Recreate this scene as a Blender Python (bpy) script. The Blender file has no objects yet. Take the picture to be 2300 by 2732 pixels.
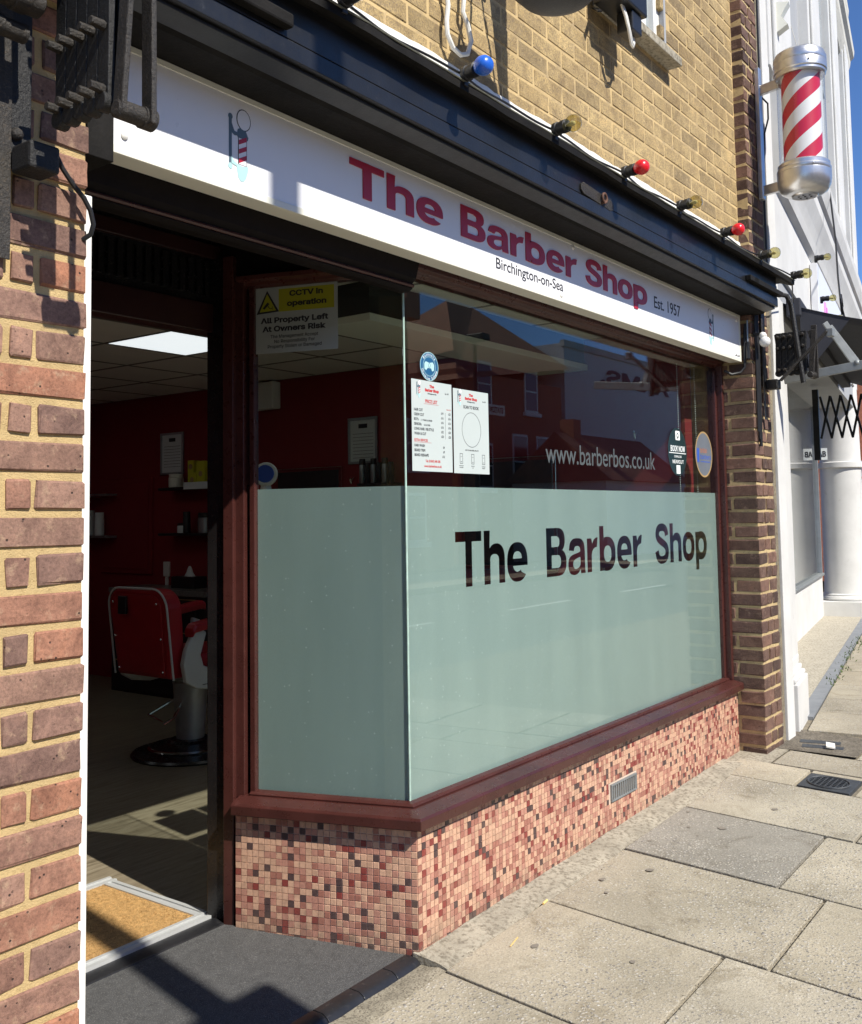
import bpy, math, random
from mathutils import Vector, Matrix

random.seed(7)
R = math.radians
sc = bpy.context.scene
col = sc.collection

# ------------------------------------------------------------------ camera
cam_d = bpy.data.cameras.new("camera")
cam = bpy.data.objects.new("camera", cam_d)
col.objects.link(cam)
CAM = Vector((-1.2161, -1.7891, 1.3689))
YAW, PITCH, ROLL = 0.9339, 0.0692, -0.0156
fw = Vector((math.sin(YAW) * math.cos(PITCH), math.cos(YAW) * math.cos(PITCH), math.sin(PITCH)))
rt = Vector((math.cos(YAW), -math.sin(YAW), 0))
up = rt.cross(fw)
r2 = rt * math.cos(ROLL) + up * math.sin(ROLL)
u2 = up * math.cos(ROLL) - rt * math.sin(ROLL)
m = Matrix((r2, u2, -fw)).transposed().to_4x4()
m.translation = CAM
cam.matrix_world = m
cam_d.sensor_fit = 'HORIZONTAL'
cam_d.sensor_width = 36
cam_d.lens = 2635.67 / 2300 * 36
cam_d.shift_y = (1191.18 - 1366) / 2300
cam_d.clip_start = 0.02
cam_d.clip_end = 600
sc.camera = cam

# ------------------------------------------------------------------ light
SUN_EL, SUN_AZ = 46.0, 9.5            # from the street side, a little from -X
world = bpy.data.worlds.new("World")
sc.world = world
world.use_nodes = True
wn = world.node_tree
sky = wn.nodes.new('ShaderNodeTexSky')
sky.sky_type = 'NISHITA'
sky.sun_disc = False
sky.sun_elevation = R(SUN_EL)
sky.sun_rotation = R(180 + SUN_AZ)
sky.air_density = 1.0
sky.altitude = 3000
sky.dust_density = 0.0
sky.ozone_density = 10.0
wn.nodes['Background'].inputs[1].default_value = 0.135
wn.links.new(sky.outputs[0], wn.nodes['Background'].inputs[0])
S = Vector((-math.sin(R(SUN_AZ)) * math.cos(R(SUN_EL)), -math.cos(R(SUN_AZ)) * math.cos(R(SUN_EL)), math.sin(R(SUN_EL))))
sun_d = bpy.data.lights.new("sun", 'SUN')
sun_d.energy = 5.0
sun_d.angle = R(0.53)
sun_d.color = (1.0, 0.95, 0.86)
sun = bpy.data.objects.new("sun", sun_d)
sun.rotation_euler = S.to_track_quat('Z', 'Y').to_euler()
sun.location = (0, -8, 12)
col.objects.link(sun)
sc.view_settings.view_transform = 'Standard'
sc.view_settings.look = 'None'
sc.view_settings.gamma = 1
sc.view_settings.exposure = 0.42
sc.render.engine = 'CYCLES'
sc.cycles.use_denoising = True
sc.cycles.max_bounces = 10
sc.cycles.transparent_max_bounces = 16
sc.cycles.sample_clamp_indirect = 6.0

# ------------------------------------------------------------------ mesh helpers
class MB:
    def __init__(s):
        s.v, s.f, s.mi, s.cur = [], [], [], 0
    def add(s, v, f):
        o = len(s.v)
        s.v += [tuple(p) for p in v]
        for q in f:
            s.f.append(tuple(i + o for i in q)); s.mi.append(s.cur)
        return s
    def box(s, x0, x1, y0, y1, z0, z1):
        v = [(x, y, z) for z in (z0, z1) for y in (y0, y1) for x in (x0, x1)]
        return s.add(v, [(0, 2, 3, 1), (4, 5, 7, 6), (0, 1, 5, 4), (2, 6, 7, 3), (0, 4, 6, 2), (1, 3, 7, 5)])
    def obox(s, c, a, b, d):
        c, a, b, d = Vector(c), Vector(a), Vector(b), Vector(d)
        v = [c + a * i + b * j + d * k for k in (-1, 1) for j in (-1, 1) for i in (-1, 1)]
        f = [(0, 2, 3, 1), (4, 5, 7, 6), (0, 1, 5, 4), (2, 6, 7, 3), (0, 4, 6, 2), (1, 3, 7, 5)]
        if a.cross(b).dot(d) < 0: f = [q[::-1] for q in f]
        return s.add(v, f)
    def bar(s, a, b, w, t, upv=(0, 0, 1)):
        a, b = Vector(a), Vector(b); d = (b - a)
        x = d.normalized(); y = Vector(upv).cross(x)
        if y.length < 1e-4: y = Vector((1, 0, 0)).cross(x)
        y.normalize(); z = x.cross(y)
        return s.obox((a + b) / 2, d / 2, y * w / 2, z * t / 2)
    def prism(s, p0, p1):
        n = len(p0); v = list(p0) + list(p1)
        f = [tuple(range(n))[::-1], tuple(range(n, 2 * n))]
        f += [(i, (i + 1) % n, n + (i + 1) % n, n + i) for i in range(n)]
        return s.add(v, f)
    def rings(s, rs, closed=True, caps=True):
        n = len(rs[0]); v = [p for r in rs for p in r]; f = []
        for k in range(len(rs) - 1):
            for i in range(n if closed else n - 1):
                j = (i + 1) % n
                f.append((k * n + i, k * n + j, (k + 1) * n + j, (k + 1) * n + i))
        if caps:
            f.append(tuple(range(n))[::-1]); f.append(tuple(range((len(rs) - 1) * n, len(rs) * n)))
        return s.add(v, f)
    def cyl(s, a, b, r0, r1=None, n=16, caps=True):
        a, b = Vector(a), Vector(b); r1 = r0 if r1 is None else r1
        d = (b - a).normalized(); x = d.orthogonal().normalized(); y = d.cross(x)
        rg = lambda c, r: [c + x * r * math.cos(2 * math.pi * i / n) + y * r * math.sin(2 * math.pi * i / n) for i in range(n)]
        return s.rings([rg(a, r0), rg(b, r1)], True, caps)
    def lathe(s, prof, c=(0, 0, 0), n=28, ax=(0, 0, 1), caps=True):
        c = Vector(c); d = Vector(ax).normalized(); x = d.orthogonal().normalized(); y = d.cross(x)
        rs = [[c + d * h + x * r * math.cos(2 * math.pi * i / n) + y * r * math.sin(2 * math.pi * i / n) for i in range(n)] for r, h in prof]
        return s.rings(rs, True, caps)
    def tube(s, pts, r, n=8):
        pts = [Vector(p) for p in pts]; rs = []; prev = None
        for i, p in enumerate(pts):
            d = (pts[min(i + 1, len(pts) - 1)] - pts[max(i - 1, 0)])
            if d.length < 1e-7: d = Vector((0, 0, 1))
            d.normalize()
            if prev is None: x = d.orthogonal().normalized()
            else:
                x = prev - d * prev.dot(d)
                x = x.normalized() if x.length > 1e-5 else d.orthogonal().normalized()
            prev = x; y = d.cross(x)
            rs.append([p + x * r * math.cos(2 * math.pi * k / n) + y * r * math.sin(2 * math.pi * k / n) for k in range(n)])
        return s.rings(rs)
    def sphere(s, c, r, n=20, m_=12, sz=1.0):
        pr = [(max(r * math.sin(math.pi * k / m_), r * .01), -r * sz * math.cos(math.pi * k / m_)) for k in range(m_ + 1)]
        return s.lathe(pr, c, n)
    def disc(s, c, ex, ey, rx, ry, n=32):
        c, ex, ey = Vector(c), Vector(ex), Vector(ey)
        return s.add([c + ex * rx * math.cos(2 * math.pi * i / n) + ey * ry * math.sin(2 * math.pi * i / n) for i in range(n)], [tuple(range(n))])
    def mesh(s, name, mats):
        me = bpy.data.meshes.new(name)
        me.from_pydata([tuple(p) for p in s.v], [], s.f)
        for mt in (mats if isinstance(mats, (list, tuple)) else [mats]): me.materials.append(mt)
        if any(s.mi): me.polygons.foreach_set('material_index', s.mi)
        me.update()
        return me

def smooth_mesh(me, ang=38):
    me.polygons.foreach_set('use_smooth', [True] * len(me.polygons))
    me.set_sharp_from_angle(angle=R(ang))

def link(o, parent=None):
    col.objects.link(o)
    if parent is not None:
        o.parent = parent
        o.matrix_parent_inverse = Matrix.Translation(-Vector(parent.location))   # children keep world coordinates
    return o

def part(name, mb, mats, parent=None, smooth=False, bevel=0, ang=38):
    me = mb.mesh(name, mats) if isinstance(mb, MB) else mb
    if smooth: smooth_mesh(me, ang)
    o = bpy.data.objects.new(name, me)
    link(o, parent)
    if bevel:
        b = o.modifiers.new('bevel', 'BEVEL'); b.width = bevel; b.segments = 2; b.limit_method = 'ANGLE'; b.angle_limit = R(40)
    return o

def tag(o, label, cat, group=None, kind=None):
    o['label'] = label; o['category'] = cat
    if group: o['group'] = group
    if kind: o['kind'] = kind
    return o

def thing(name, label, cat, loc=(0, 0, 0), group=None, kind=None):
    o = bpy.data.objects.new(name, None)
    o.location = loc; o.empty_display_size = .1
    col.objects.link(o)
    return tag(o, label, cat, group, kind)

def solo(name, mb, mats, label, cat, group=None, **k):
    return tag(part(name, mb, mats, None, **k), label, cat, group)

def struct(name, mb, mats, **k):
    o = part(name, mb, mats, None, **k); o['kind'] = 'structure'; return o

def copy_tree(o, parent=None):
    c = o.copy(); col.objects.link(c); c.parent = parent
    for ch in list(o.children): copy_tree(ch, c)
    return c

# ------------------------------------------------------------------ materials
def nt(name):
    mt = bpy.data.materials.new(name); mt.use_nodes = True
    t = mt.node_tree
    return mt, t, t.nodes['Principled BSDF'], t.nodes['Material Output']

def ramp(t, stops, interp='LINEAR'):
    n = t.nodes.new('ShaderNodeValToRGB'); n.color_ramp.interpolation = interp
    e = n.color_ramp.elements
    while len(e) < len(stops): e.new(.5)
    for el, (p, c) in zip(e, stops):
        el.position = p; el.color = (c[0], c[1], c[2], 1)
    return n

def noise(t, vec, scale, detail=4, rough=.6, dist=0):
    n = t.nodes.new('ShaderNodeTexNoise')
    n.inputs['Scale'].default_value = scale; n.inputs['Detail'].default_value = detail
    n.inputs['Roughness'].default_value = rough; n.inputs['Distortion'].default_value = dist
    if vec is not None: t.links.new(vec, n.inputs['Vector'])
    return n

def mathn(t, op, a, b=None, clamp=False):
    n = t.nodes.new('ShaderNodeMath'); n.operation = op; n.use_clamp = clamp
    for i, x in enumerate((a, b)):
        if x is None: continue
        if hasattr(x, 'links'): t.links.new(x, n.inputs[i])
        else: n.inputs[i].default_value = x
    return n.outputs[0]

def mixc(t, fac, a, b, mode='MIX'):
    n = t.nodes.new('ShaderNodeMix'); n.data_type = 'RGBA'; n.blend_type = mode
    for k, x in ((0, fac), (6, a), (7, b)):
        if hasattr(x, 'links'): t.links.new(x, n.inputs[k])
        elif k == 0: n.inputs[0].default_value = x
        else: n.inputs[k].default_value = (x[0], x[1], x[2], 1)
    return n.outputs[2]

def coords(t, obj_random=False):
    tc = t.nodes.new('ShaderNodeTexCoord'); v = tc.outputs['Object']
    if obj_random:
        oi = t.nodes.new('ShaderNodeObjectInfo')
        mu = t.nodes.new('ShaderNodeVectorMath'); mu.operation = 'MULTIPLY_ADD'
        cb = t.nodes.new('ShaderNodeCombineXYZ')
        for k in range(3): t.links.new(oi.outputs['Random'], cb.inputs[k])
        t.links.new(cb.outputs[0], mu.inputs[0]); mu.inputs[1].default_value = (37, 91, 53)
        t.links.new(v, mu.inputs[2]); v = mu.outputs[0]
        return v, oi.outputs['Random']
    return v, None

def bump(t, bs, h, strength=.4, dist=.002):
    b = t.nodes.new('ShaderNodeBump'); b.inputs['Strength'].default_value = strength; b.inputs['Distance'].default_value = dist
    t.links.new(h, b.inputs['Height']); t.links.new(b.outputs[0], bs.inputs['Normal'])
    return b

def pm(name, c, rough=.6, metal=0, var=.12, scale=12, bmp=0, bscale=90, c2=None, c2amt=.5, spec=.5, rvar=.1, coat=0, bdist=.002):
    """painted / plain surface: colour broken up by two noises, uneven gloss, fine relief"""
    mt, t, bs, out = nt(name)
    v, _ = coords(t)
    n1 = noise(t, v, scale, 5, .65); n2 = noise(t, v, scale * 7, 3, .6)
    lo = [x * (1 - var) for x in c]; hi = [min(1, x * (1 + var)) for x in c]
    r1 = ramp(t, [(.3, lo), (.7, hi)]); t.links.new(n1.outputs[0], r1.inputs[0])
    cc = r1.outputs[0]
    if c2 is not None:
        r2_ = ramp(t, [(1 - c2amt - .08, (0, 0, 0)), (1 - c2amt + .12, (1, 1, 1))]); t.links.new(n2.outputs[0], r2_.inputs[0])
        cc = mixc(t, r2_.outputs[0], cc, c2)
    t.links.new(cc, bs.inputs['Base Color'])
    rr = mathn(t, 'MULTIPLY_ADD', n2.outputs[0], rvar * 2); t.nodes[-1].inputs[2].default_value = max(.02, rough - rvar)
    t.links.new(rr, bs.inputs['Roughness'])
    bs.inputs['Metallic'].default_value = metal
    bs.inputs['Specular IOR Level'].default_value = spec
    if coat: bs.inputs['Coat Weight'].default_value = coat
    if bmp:
        n3 = noise(t, v, bscale, 6, .7); bump(t, bs, n3.outputs[0], bmp, bdist)
    return mt

def brick_mat(name, stops, spot, rough=.85, bmp=.7, speck=.0):
    mt, t, bs, out = nt(name)
    v, rnd = coords(t, True)
    r0 = ramp(t, stops); t.links.new(rnd, r0.inputs[0])
    n1 = noise(t, v, 14, 6, .7, .6); n2 = noise(t, v, 150, 6, .8); n3 = noise(t, v, 34, 5, .7)
    k1 = ramp(t, [(.32, (.62, .6, .62)), (.55, (1, 1, 1)), (.78, (1.25, 1.18, 1.1))]); t.links.new(n1.outputs[0], k1.inputs[0])
    c1 = mixc(t, 1.0, r0.outputs[0], k1.outputs[0], 'MULTIPLY')
    k2 = ramp(t, [(.56, (0, 0, 0)), (.68, (1, 1, 1))]); t.links.new(n3.outputs[0], k2.inputs[0])
    f2 = mathn(t, 'MULTIPLY', k2.outputs[0], .55)
    c2 = mixc(t, f2, c1, spot)
    k3 = ramp(t, [(.32, (.55, .54, .53)), (.5, (1, 1, 1)), (.68, (1.3, 1.28, 1.25))]); t.links.new(n2.outputs[0], k3.inputs[0])
    c3 = mixc(t, .9, c2, k3.outputs[0], 'MULTIPLY')
    vo = t.nodes.new('ShaderNodeTexVoronoi'); vo.inputs['Scale'].default_value = 58; t.links.new(v, vo.inputs['Vector'])
    pit = ramp(t, [(.09, (0, 0, 0)), (.17, (1, 1, 1))]); t.links.new(vo.outputs['Distance'], pit.inputs[0])
    np_ = noise(t, v, 22, 2); pm_ = ramp(t, [(.50, (1, 1, 1)), (.56, (0, 0, 0))]); t.links.new(np_.outputs[0], pm_.inputs[0])
    pf = mathn(t, 'MAXIMUM', pit.outputs[0], pm_.outputs[0])
    c4 = mixc(t, pf, (.05, .035, .03), c3)
    if speck:
        gp_ = t.nodes.new('ShaderNodeNewGeometry'); nw = noise(t, gp_.outputs['Position'], 2.3, 5, .7); kw = ramp(t, [(.38, (.62, .60, .58)), (.58, (1, 1, 1))]); t.links.new(nw.outputs[0], kw.inputs[0])
        c4 = mixc(t, .8, c4, kw.outputs[0], 'MULTIPLY')
        ns = noise(t, v, 190, 3, .7); ks = ramp(t, [(.47, (0, 0, 0)), (.60, (1, 1, 1))]); t.links.new(ns.outputs[0], ks.inputs[0])
        c4 = mixc(t, mathn(t, 'MULTIPLY', ks.outputs[0], speck), c4, (.20, .15, .10))
    t.links.new(c4, bs.inputs['Base Color'])
    bs.inputs['Roughness'].default_value = rough; bs.inputs['Specular IOR Level'].default_value = .25
    h = mathn(t, 'ADD', mathn(t, 'MULTIPLY', n2.outputs[0], .6), mathn(t, 'ADD', mathn(t, 'MULTIPLY', n1.outputs[0], .9), mathn(t, 'MULTIPLY', pf, .8)))
    bump(t, bs, h, bmp, .0035)
    return mt

def glass_mat(name, tint=(.93, .97, .95), refl=1.0):
    mt, t, bs, out = nt(name); t.nodes.remove(bs)
    g = t.nodes.new('ShaderNodeNewGeometry')
    dt = t.nodes.new('ShaderNodeVectorMath'); dt.operation = 'DOT_PRODUCT'
    t.links.new(g.outputs['Incoming'], dt.inputs[0]); t.links.new(g.outputs['Normal'], dt.inputs[1])
    ab = mathn(t, 'ABSOLUTE', dt.outputs['Value'])
    f = mathn(t, 'POWER', mathn(t, 'SUBTRACT', 1.0, ab), 5.0)
    f = mathn(t, 'ADD', mathn(t, 'MULTIPLY', f, .955), .045)
    f = mathn(t, 'MULTIPLY', f, refl, True)
    tr = t.nodes.new('ShaderNodeBsdfTransparent'); tr.inputs[0].default_value = (*tint, 1)
    gl = t.nodes.new('ShaderNodeBsdfGlossy'); gl.inputs['Roughness'].default_value = .004
    mx = t.nodes.new('ShaderNodeMixShader')
    t.links.new(f, mx.inputs[0]); t.links.new(tr.outputs[0], mx.inputs[1]); t.links.new(gl.outputs[0], mx.inputs[2])
    t.links.new(mx.outputs[0], out.inputs[0])
    return mt

def emit_mat(name, c, s):
    mt, t, bs, out = nt(name)
    bs.inputs['Base Color'].default_value = (*c, 1)
    bs.inputs['Emission Color'].default_value = (*c, 1); bs.inputs['Emission Strength'].default_value = s
    return mt

M = {}
M['brick'] = brick_mat('brick_red_brown', [(0, (.19, .115, .092)), (.3, (.28, .165, .125)), (.55, (.36, .165, .10)), (.75, (.26, .155, .115)), (1, (.35, .205, .15))], (.42, .29, .19))
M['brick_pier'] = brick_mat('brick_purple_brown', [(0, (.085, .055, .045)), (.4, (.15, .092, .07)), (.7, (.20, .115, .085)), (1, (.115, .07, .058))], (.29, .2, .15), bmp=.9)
M['brick_yellow'] = brick_mat('brick_yellow_stock', [(0, (.40, .285, .13)), (.3, (.53, .39, .185)), (.7, (.57, .425, .205)), (.88, (.34, .255, .13)), (1, (.46, .345, .165))], (.62, .47, .25), bmp=.9, speck=.75)
M['brick_far'] = brick_mat('brick_far', [(0, (.36, .16, .10)), (1, (.46, .22, .14))], (.42, .24, .16))
M['mortar'] = pm('mortar_tan', (.60, .44, .215), .95, 0, .16, 14, 1.0, 300, (.46, .325, .15), .36, .2, .05, 0, .004)
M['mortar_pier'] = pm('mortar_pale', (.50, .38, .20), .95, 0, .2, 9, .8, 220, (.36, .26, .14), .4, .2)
M['mortar_yellow'] = pm('mortar_beige', (.56, .415, .21), .95, 0, .2, 3, .8, 200, (.40, .30, .17), .45, .2)
M['joint_grey'] = pm('grey_render_joint', (.24, .205, .145), .95, 0, .3, 10, 1.0, 120, (.13, .11, .08), .4, .2, .05, 0, .005)
M['cover_iron'] = pm('cover_iron', (.055, .06, .066), .55, .2, .2, 20, .3, 120, (.10, .10, .10), .3)
M['white_pvc'] = pm('white_trim', (.82, .81, .76), .45, 0, .04, 8)
M['maroon'] = pm('maroon_gloss_paint', (.060, .0185, .015), .3, 0, .25, 5, .05, 30, (.085, .029, .024), .3, .5, .12)
M['black_gloss'] = pm('black_gloss_paint', (.012, .011, .011), .25, 0, .3, 10)
M['shaded_maroon'] = pm('shaded_maroon_paint', (.030, .010, .009), .35, 0, .2, 7)  # maroon darkened to put in the shade above the door
M['shade_black'] = pm('black_for_shade', (.008, .0055, .005), .7, 0, .3, 8, spec=.15)  # near-black stands in for deep shade on the upper timbers
M['alu'] = pm('mill_aluminium', (.60, .61, .60), .42, .35, .06, 14)
M['paper_dim'] = pm('paper_glass_dimmed', (.50, .555, .54), .5, 0, .02, 6)  # white paper darkened for the dimming that glass would give
M['cctv_white'] = pm('shaded_sign_board', (.36, .395, .37), .5, 0, .04, 6)  # white board with the lobby shade put into its colour
M['cctv_yellow'] = pm('shaded_yellow', (.36, .36, .02), .5, 0, .04, 6)  # yellow darkened for the same lobby shade
M['fascia'] = pm('blue_black_paint', (.012, .0128, .0150), .38, 0, .35, 5, .3, 120, (.045, .050, .060), .27, .5, .12)
M['fascia_old'] = pm('weathered_black_paint', (.010, .009, .008), .75, 0, .5, 9, .8, 90, (.045, .038, .028), .22, .2)
M['lead_white'] = pm('white_flashing', (.74, .72, .66), .6, 0, .1, 20, .5, 60, (.42, .40, .34), .3)
M['iron'] = pm('black_iron', (.009, .0085, .008), .5, 0, .5, 24, 1.0, 130, (.045, .034, .024), .30, .5, .15, 0, .004)
M['iron_worn'] = pm('worn_iron', (.024, .020, .016), .5, .0, .5, 30, 1.0, 150, (.09, .068, .046), .36, .5, .15, 0, .004)
M['rust'] = pm('rusty_iron', (.09, .045, .03), .8, 0, .5, 40, .9, 150, (.22, .09, .045), .4)
M['sign_white'] = pm('white_sign_panel', (.83, .83, .84), .32, 0, .02, 4)
M['sign_frame'] = pm('cream_sign_tray', (.80, .79, .68), .38, 0, .03, 6)
M['sign_red'] = pm('crimson_letter', (.44, .012, .028), .35, 0, .06, 8)
M['ink'] = pm('black_print', (.02, .02, .025), .5, 0, .1, 8)
M['ink_red'] = pm('red_print', (.48, .03, .03), .5, 0, .05, 8)
M['ink_grey'] = pm('slate_print', (.10, .15, .19), .5, 0, .08, 8)
M['ink_aqua'] = pm('aqua_print', (.42, .66, .66), .5, 0, .05, 8)
M['paper'] = pm('paper_white', (.80, .84, .83), .5, 0, .02, 6)
M['yellow'] = pm('yellow_print', (.62, .60, .03), .45, 0, .04, 6)
M['grey_letter'] = pm('silver_vinyl', (.085, .095, .095), .4, 0, .05, 8)
M['navy'] = pm('navy_print', (.015, .10, .22), .45, 0, .05, 8)
M['sticker_black'] = pm('black_green_vinyl', (.012, .03, .03), .3, 0, .08, 8)
M['sticker_grey'] = pm('grey_vinyl', (.15, .17, .20), .35, 0, .1, 8)
M['gold'] = pm('gold_print', (.42, .28, .12), .4, 0, .1, 8)
M['blue_ink'] = pm('blue_print', (.03, .10, .5), .45, 0, .05, 8)
M['orange_ink'] = pm('orange_print', (.5, .16, .06), .45, 0, .05, 8)
M['black_rubber'] = pm('black_rubber', (.014, .014, .015), .5, 0, .2, 30)
M['cable_white'] = pm('white_cable', (.72, .71, .66), .5, 0, .08, 30)
M['silver'] = pm('brushed_aluminium', (.62, .62, .62), .32, .85, .06, 20, .05, 200)
M['chrome'] = pm('chrome', (.75, .75, .75), .12, 1.0, .04, 10)
M['steel'] = pm('steel_grey', (.4, .42, .44), .35, .7, .1, 16)
M['galv'] = pm('galvanised_steel', (.25, .265, .265), .55, .4, .15, 16, .1, 90)
M['stucco_white'] = pm('white_stucco', (.62, .615, .59), .7, 0, .1, 2.0, .5, 40, (.47, .455, .41), .26, .3)
M['stucco_grey'] = pm('grey_stucco', (.36, .37, .38), .85, 0, .05, 3, .9, 70, None, .5, .2)
M['stone_dirty'] = pm('weathered_stone', (.62, .60, .53), .85, 0, .12, 3, .5, 40, (.36, .34, .28), .35, .2)
M['slab_base'] = pm('joint_grit', (.23, .20, .15), .95, 0, .3, 30, .9, 250, (.12, .10, .07), .45, .2)
M['terrazzo'] = pm('pale_terrazzo', (.44, .40, .32), .75, 0, .12, 9, .4, 120, (.20, .17, .12), .44, .3)
M['grey_paint'] = pm('grey_edge', (.22, .23, .24), .7, 0, .15, 8, .3, 80)
M['tarmac'] = pm('tarmac_dark', (.075, .07, .062), .95, 0, .25, 12, .9, 320, (.17, .16, .14), .35, .2)
M['road'] = pm('road_tarmac', (.085, .083, .08), .9, 0, .2, 2, .6, 300, (.14, .14, .13), .4, .2)
M['road_white'] = pm('road_paint', (.72, .72, .70), .8, 0, .1, 8)
M['kerb'] = pm('concrete_kerb', (.38, .345, .27), .9, 0, .25, 8, 1.0, 160, (.21, .185, .14), .46, .2, .05, 0, .004)
M['pebbly'] = pm('pebbly_concrete', (.36, .32, .24), .95, 0, .25, 20, 1.0, 190, (.14, .12, .09), .45, .2, .05, 0, .005)
M['pebble_dark'] = pm('pebbly_tarmac', (.19, .165, .13), .95, 0, .3, 14, 1.0, 150, (.085, .075, .06), .45, .2, .05, 0, .005)
M['step'] = pm('grey_step_screed', (.075, .075, .075), .8, 0, .22, 42, 1.0, 260, (.20, .195, .185), .40, .3, .1, 0, .003)
M['nosing'] = pm('black_quarry_tile', (.018, .018, .02), .35, 0, .3, 8, .2, 60, (.07, .065, .06), .3)
M['coir'] = pm('coir', (.60, .37, .15), .95, 0, .3, 60, 1.0, 700, (.30, .17, .07), .40, .1, .05, 0, .004)
M['redwall'] = pm('red_wall_paint', (.25, .013, .018), .75, 0, .05, 3)
M['ceiling'] = pm('ceiling_tile', (.78, .75, .69), .9, 0, .03, 5, .2, 200)
M['ceil_grid'] = pm('ceiling_grid', (.16, .15, .135), .6, 0, .03, 5)
M['panel_light'] = emit_mat('light_panel', (.92, .98, 1.0), .66)
M['red_leather'] = pm('red_leatherette', (.30, .012, .018), .36, 0, .1, 10, .1, 120)
M['chair_cream'] = pm('cream_enamel', (.46, .48, .46), .3, 0, .04, 8)
M['black_plastic'] = pm('black_plastic', (.015, .015, .016), .4, 0, .2, 10)
M['granite'] = pm('granite_top', (.14, .13, .12), .3, 0, .3, 60, 0, 1, (.4, .38, .34), .4)
M['bulb_blue'] = pm('blue_bulb', (.02, .13, .62), .28, 0, .06, 10, spec=.6)
M['bulb_red'] = pm('red_bulb', (.72, .015, .02), .28, 0, .05, 10, spec=.6)
M['bulb_white'] = pm('opal_bulb', (.72, .72, .70), .4, 0, .15, 60)
M['bulb_clear'] = glass_mat('yellowed_glass', (.80, .76, .52), 1.6)
M['filament'] = pm('filament_core', (.62, .58, .42), .5, 0, .1, 30)
M['glass'] = glass_mat('window_glass', (.90, .945, .925), 1.35)
M['glass_edge'] = pm('glass_edge', (.42, .58, .50), .15, 0, .2, 30)
M['glass_tube'] = glass_mat('clear_cylinder', (.95, .97, .98), 1.0)
M['pane_dark'] = pm('dark_pane', (.03, .035, .04), .06, 0, .1, 2, spec=.8)
M['pane_grey'] = pm('grey_blind_pane', (.36, .40, .41), .12, 0, .06, 2, spec=.8)
M['awning'] = pm('navy_black_canvas', (.022, .024, .034), .8, 0, .15, 6, .3, 250)
M['roof_tile'] = pm('clay_roof_tile', (.26, .12, .075), .9, 0, .3, 3, .4, 30)
M['letterbox'] = pm('pillar_box_red', (.55, .012, .015), .3, 0, .05, 5)
M['render_far'] = pm('far_render', (.70, .69, .66), .8, 0, .05, 1)
M['grass'] = pm('weed_green', (.08, .12, .03), .8, 0, .3, 40)
M['gum'] = pm('trodden_gum', (.20, .175, .14), .85, 0, .15, 40)
M['litter'] = pm('litter_white', (.75, .73, .66), .8, 0, .1, 30)
M['stub'] = pm('cigarette_stub', (.72, .50, .18), .8, 0, .1, 30)
M['grout'] = pm('tile_grout', (.60, .47, .37), .9, 0, .15, 12, .3, 200)
M['wax'] = pm('old_lead_edge', (.10, .10, .075), .7, 0, .4, 25, .6, 90, (.2, .2, .14), .3)

def tile_mat(name, c):
    mt, t, bs, out = nt(name)
    v, rnd = coords(t, True)
    g = t.nodes.new('ShaderNodeNewGeometry')
    n1 = noise(t, g.outputs['Position'], 75, 3, .6); n2 = noise(t, g.outputs['Position'], 9, 4, .7)
    k = ramp(t, [(.25, (.8, .8, .8)), (.75, (1.16, 1.14, 1.12))]); t.links.new(n1.outputs[0], k.inputs[0])
    c1 = mixc(t, 1, (c[0], c[1], c[2]), k.outputs[0], 'MULTIPLY')
    k2 = ramp(t, [(.5, (0, 0, 0)), (.8, (1, 1, 1))]); t.links.new(n2.outputs[0], k2.inputs[0])
    c2 = mixc(t, mathn(t, 'MULTIPLY', k2.outputs[0], .35), c1, (.30, .22, .15))
    sp = t.nodes.new('ShaderNodeSeparateXYZ'); t.links.new(g.outputs['Position'], sp.inputs[0])
    lowz = ramp(t, [(.0, (1, 1, 1)), (.11, (0, 0, 0))]); t.links.new(sp.outputs[2], lowz.inputs[0])
    n6 = noise(t, g.outputs['Position'], 26, 5, .75); k6 = ramp(t, [(.38, (0, 0, 0)), (.62, (1, 1, 1))]); t.links.new(n6.outputs[0], k6.inputs[0])
    c2 = mixc(t, mathn(t, 'MULTIPLY', mathn(t, 'MULTIPLY', lowz.outputs[0], k6.outputs[0]), .75), c2, (.13, .10, .075))
    t.links.new(c2, bs.inputs['Base Color']); bs.inputs['Roughness'].default_value = .42
    n3 = noise(t, g.outputs['Position'], 160, 3); bump(t, bs, n3.outputs[0], .12, .001)
    return mt
TILE = [tile_mat('tile_peach', (.60, .37, .255)), tile_mat('tile_rose', (.47, .235, .175)), tile_mat('tile_rust', (.36, .155, .115)),
        tile_mat('tile_oxblood', (.24, .05, .042)), tile_mat('tile_umber', (.085, .052, .05)), tile_mat('tile_sand', (.52, .32, .22))]
TILE_W = [34, 22, 17, 8, 8, 11]

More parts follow.
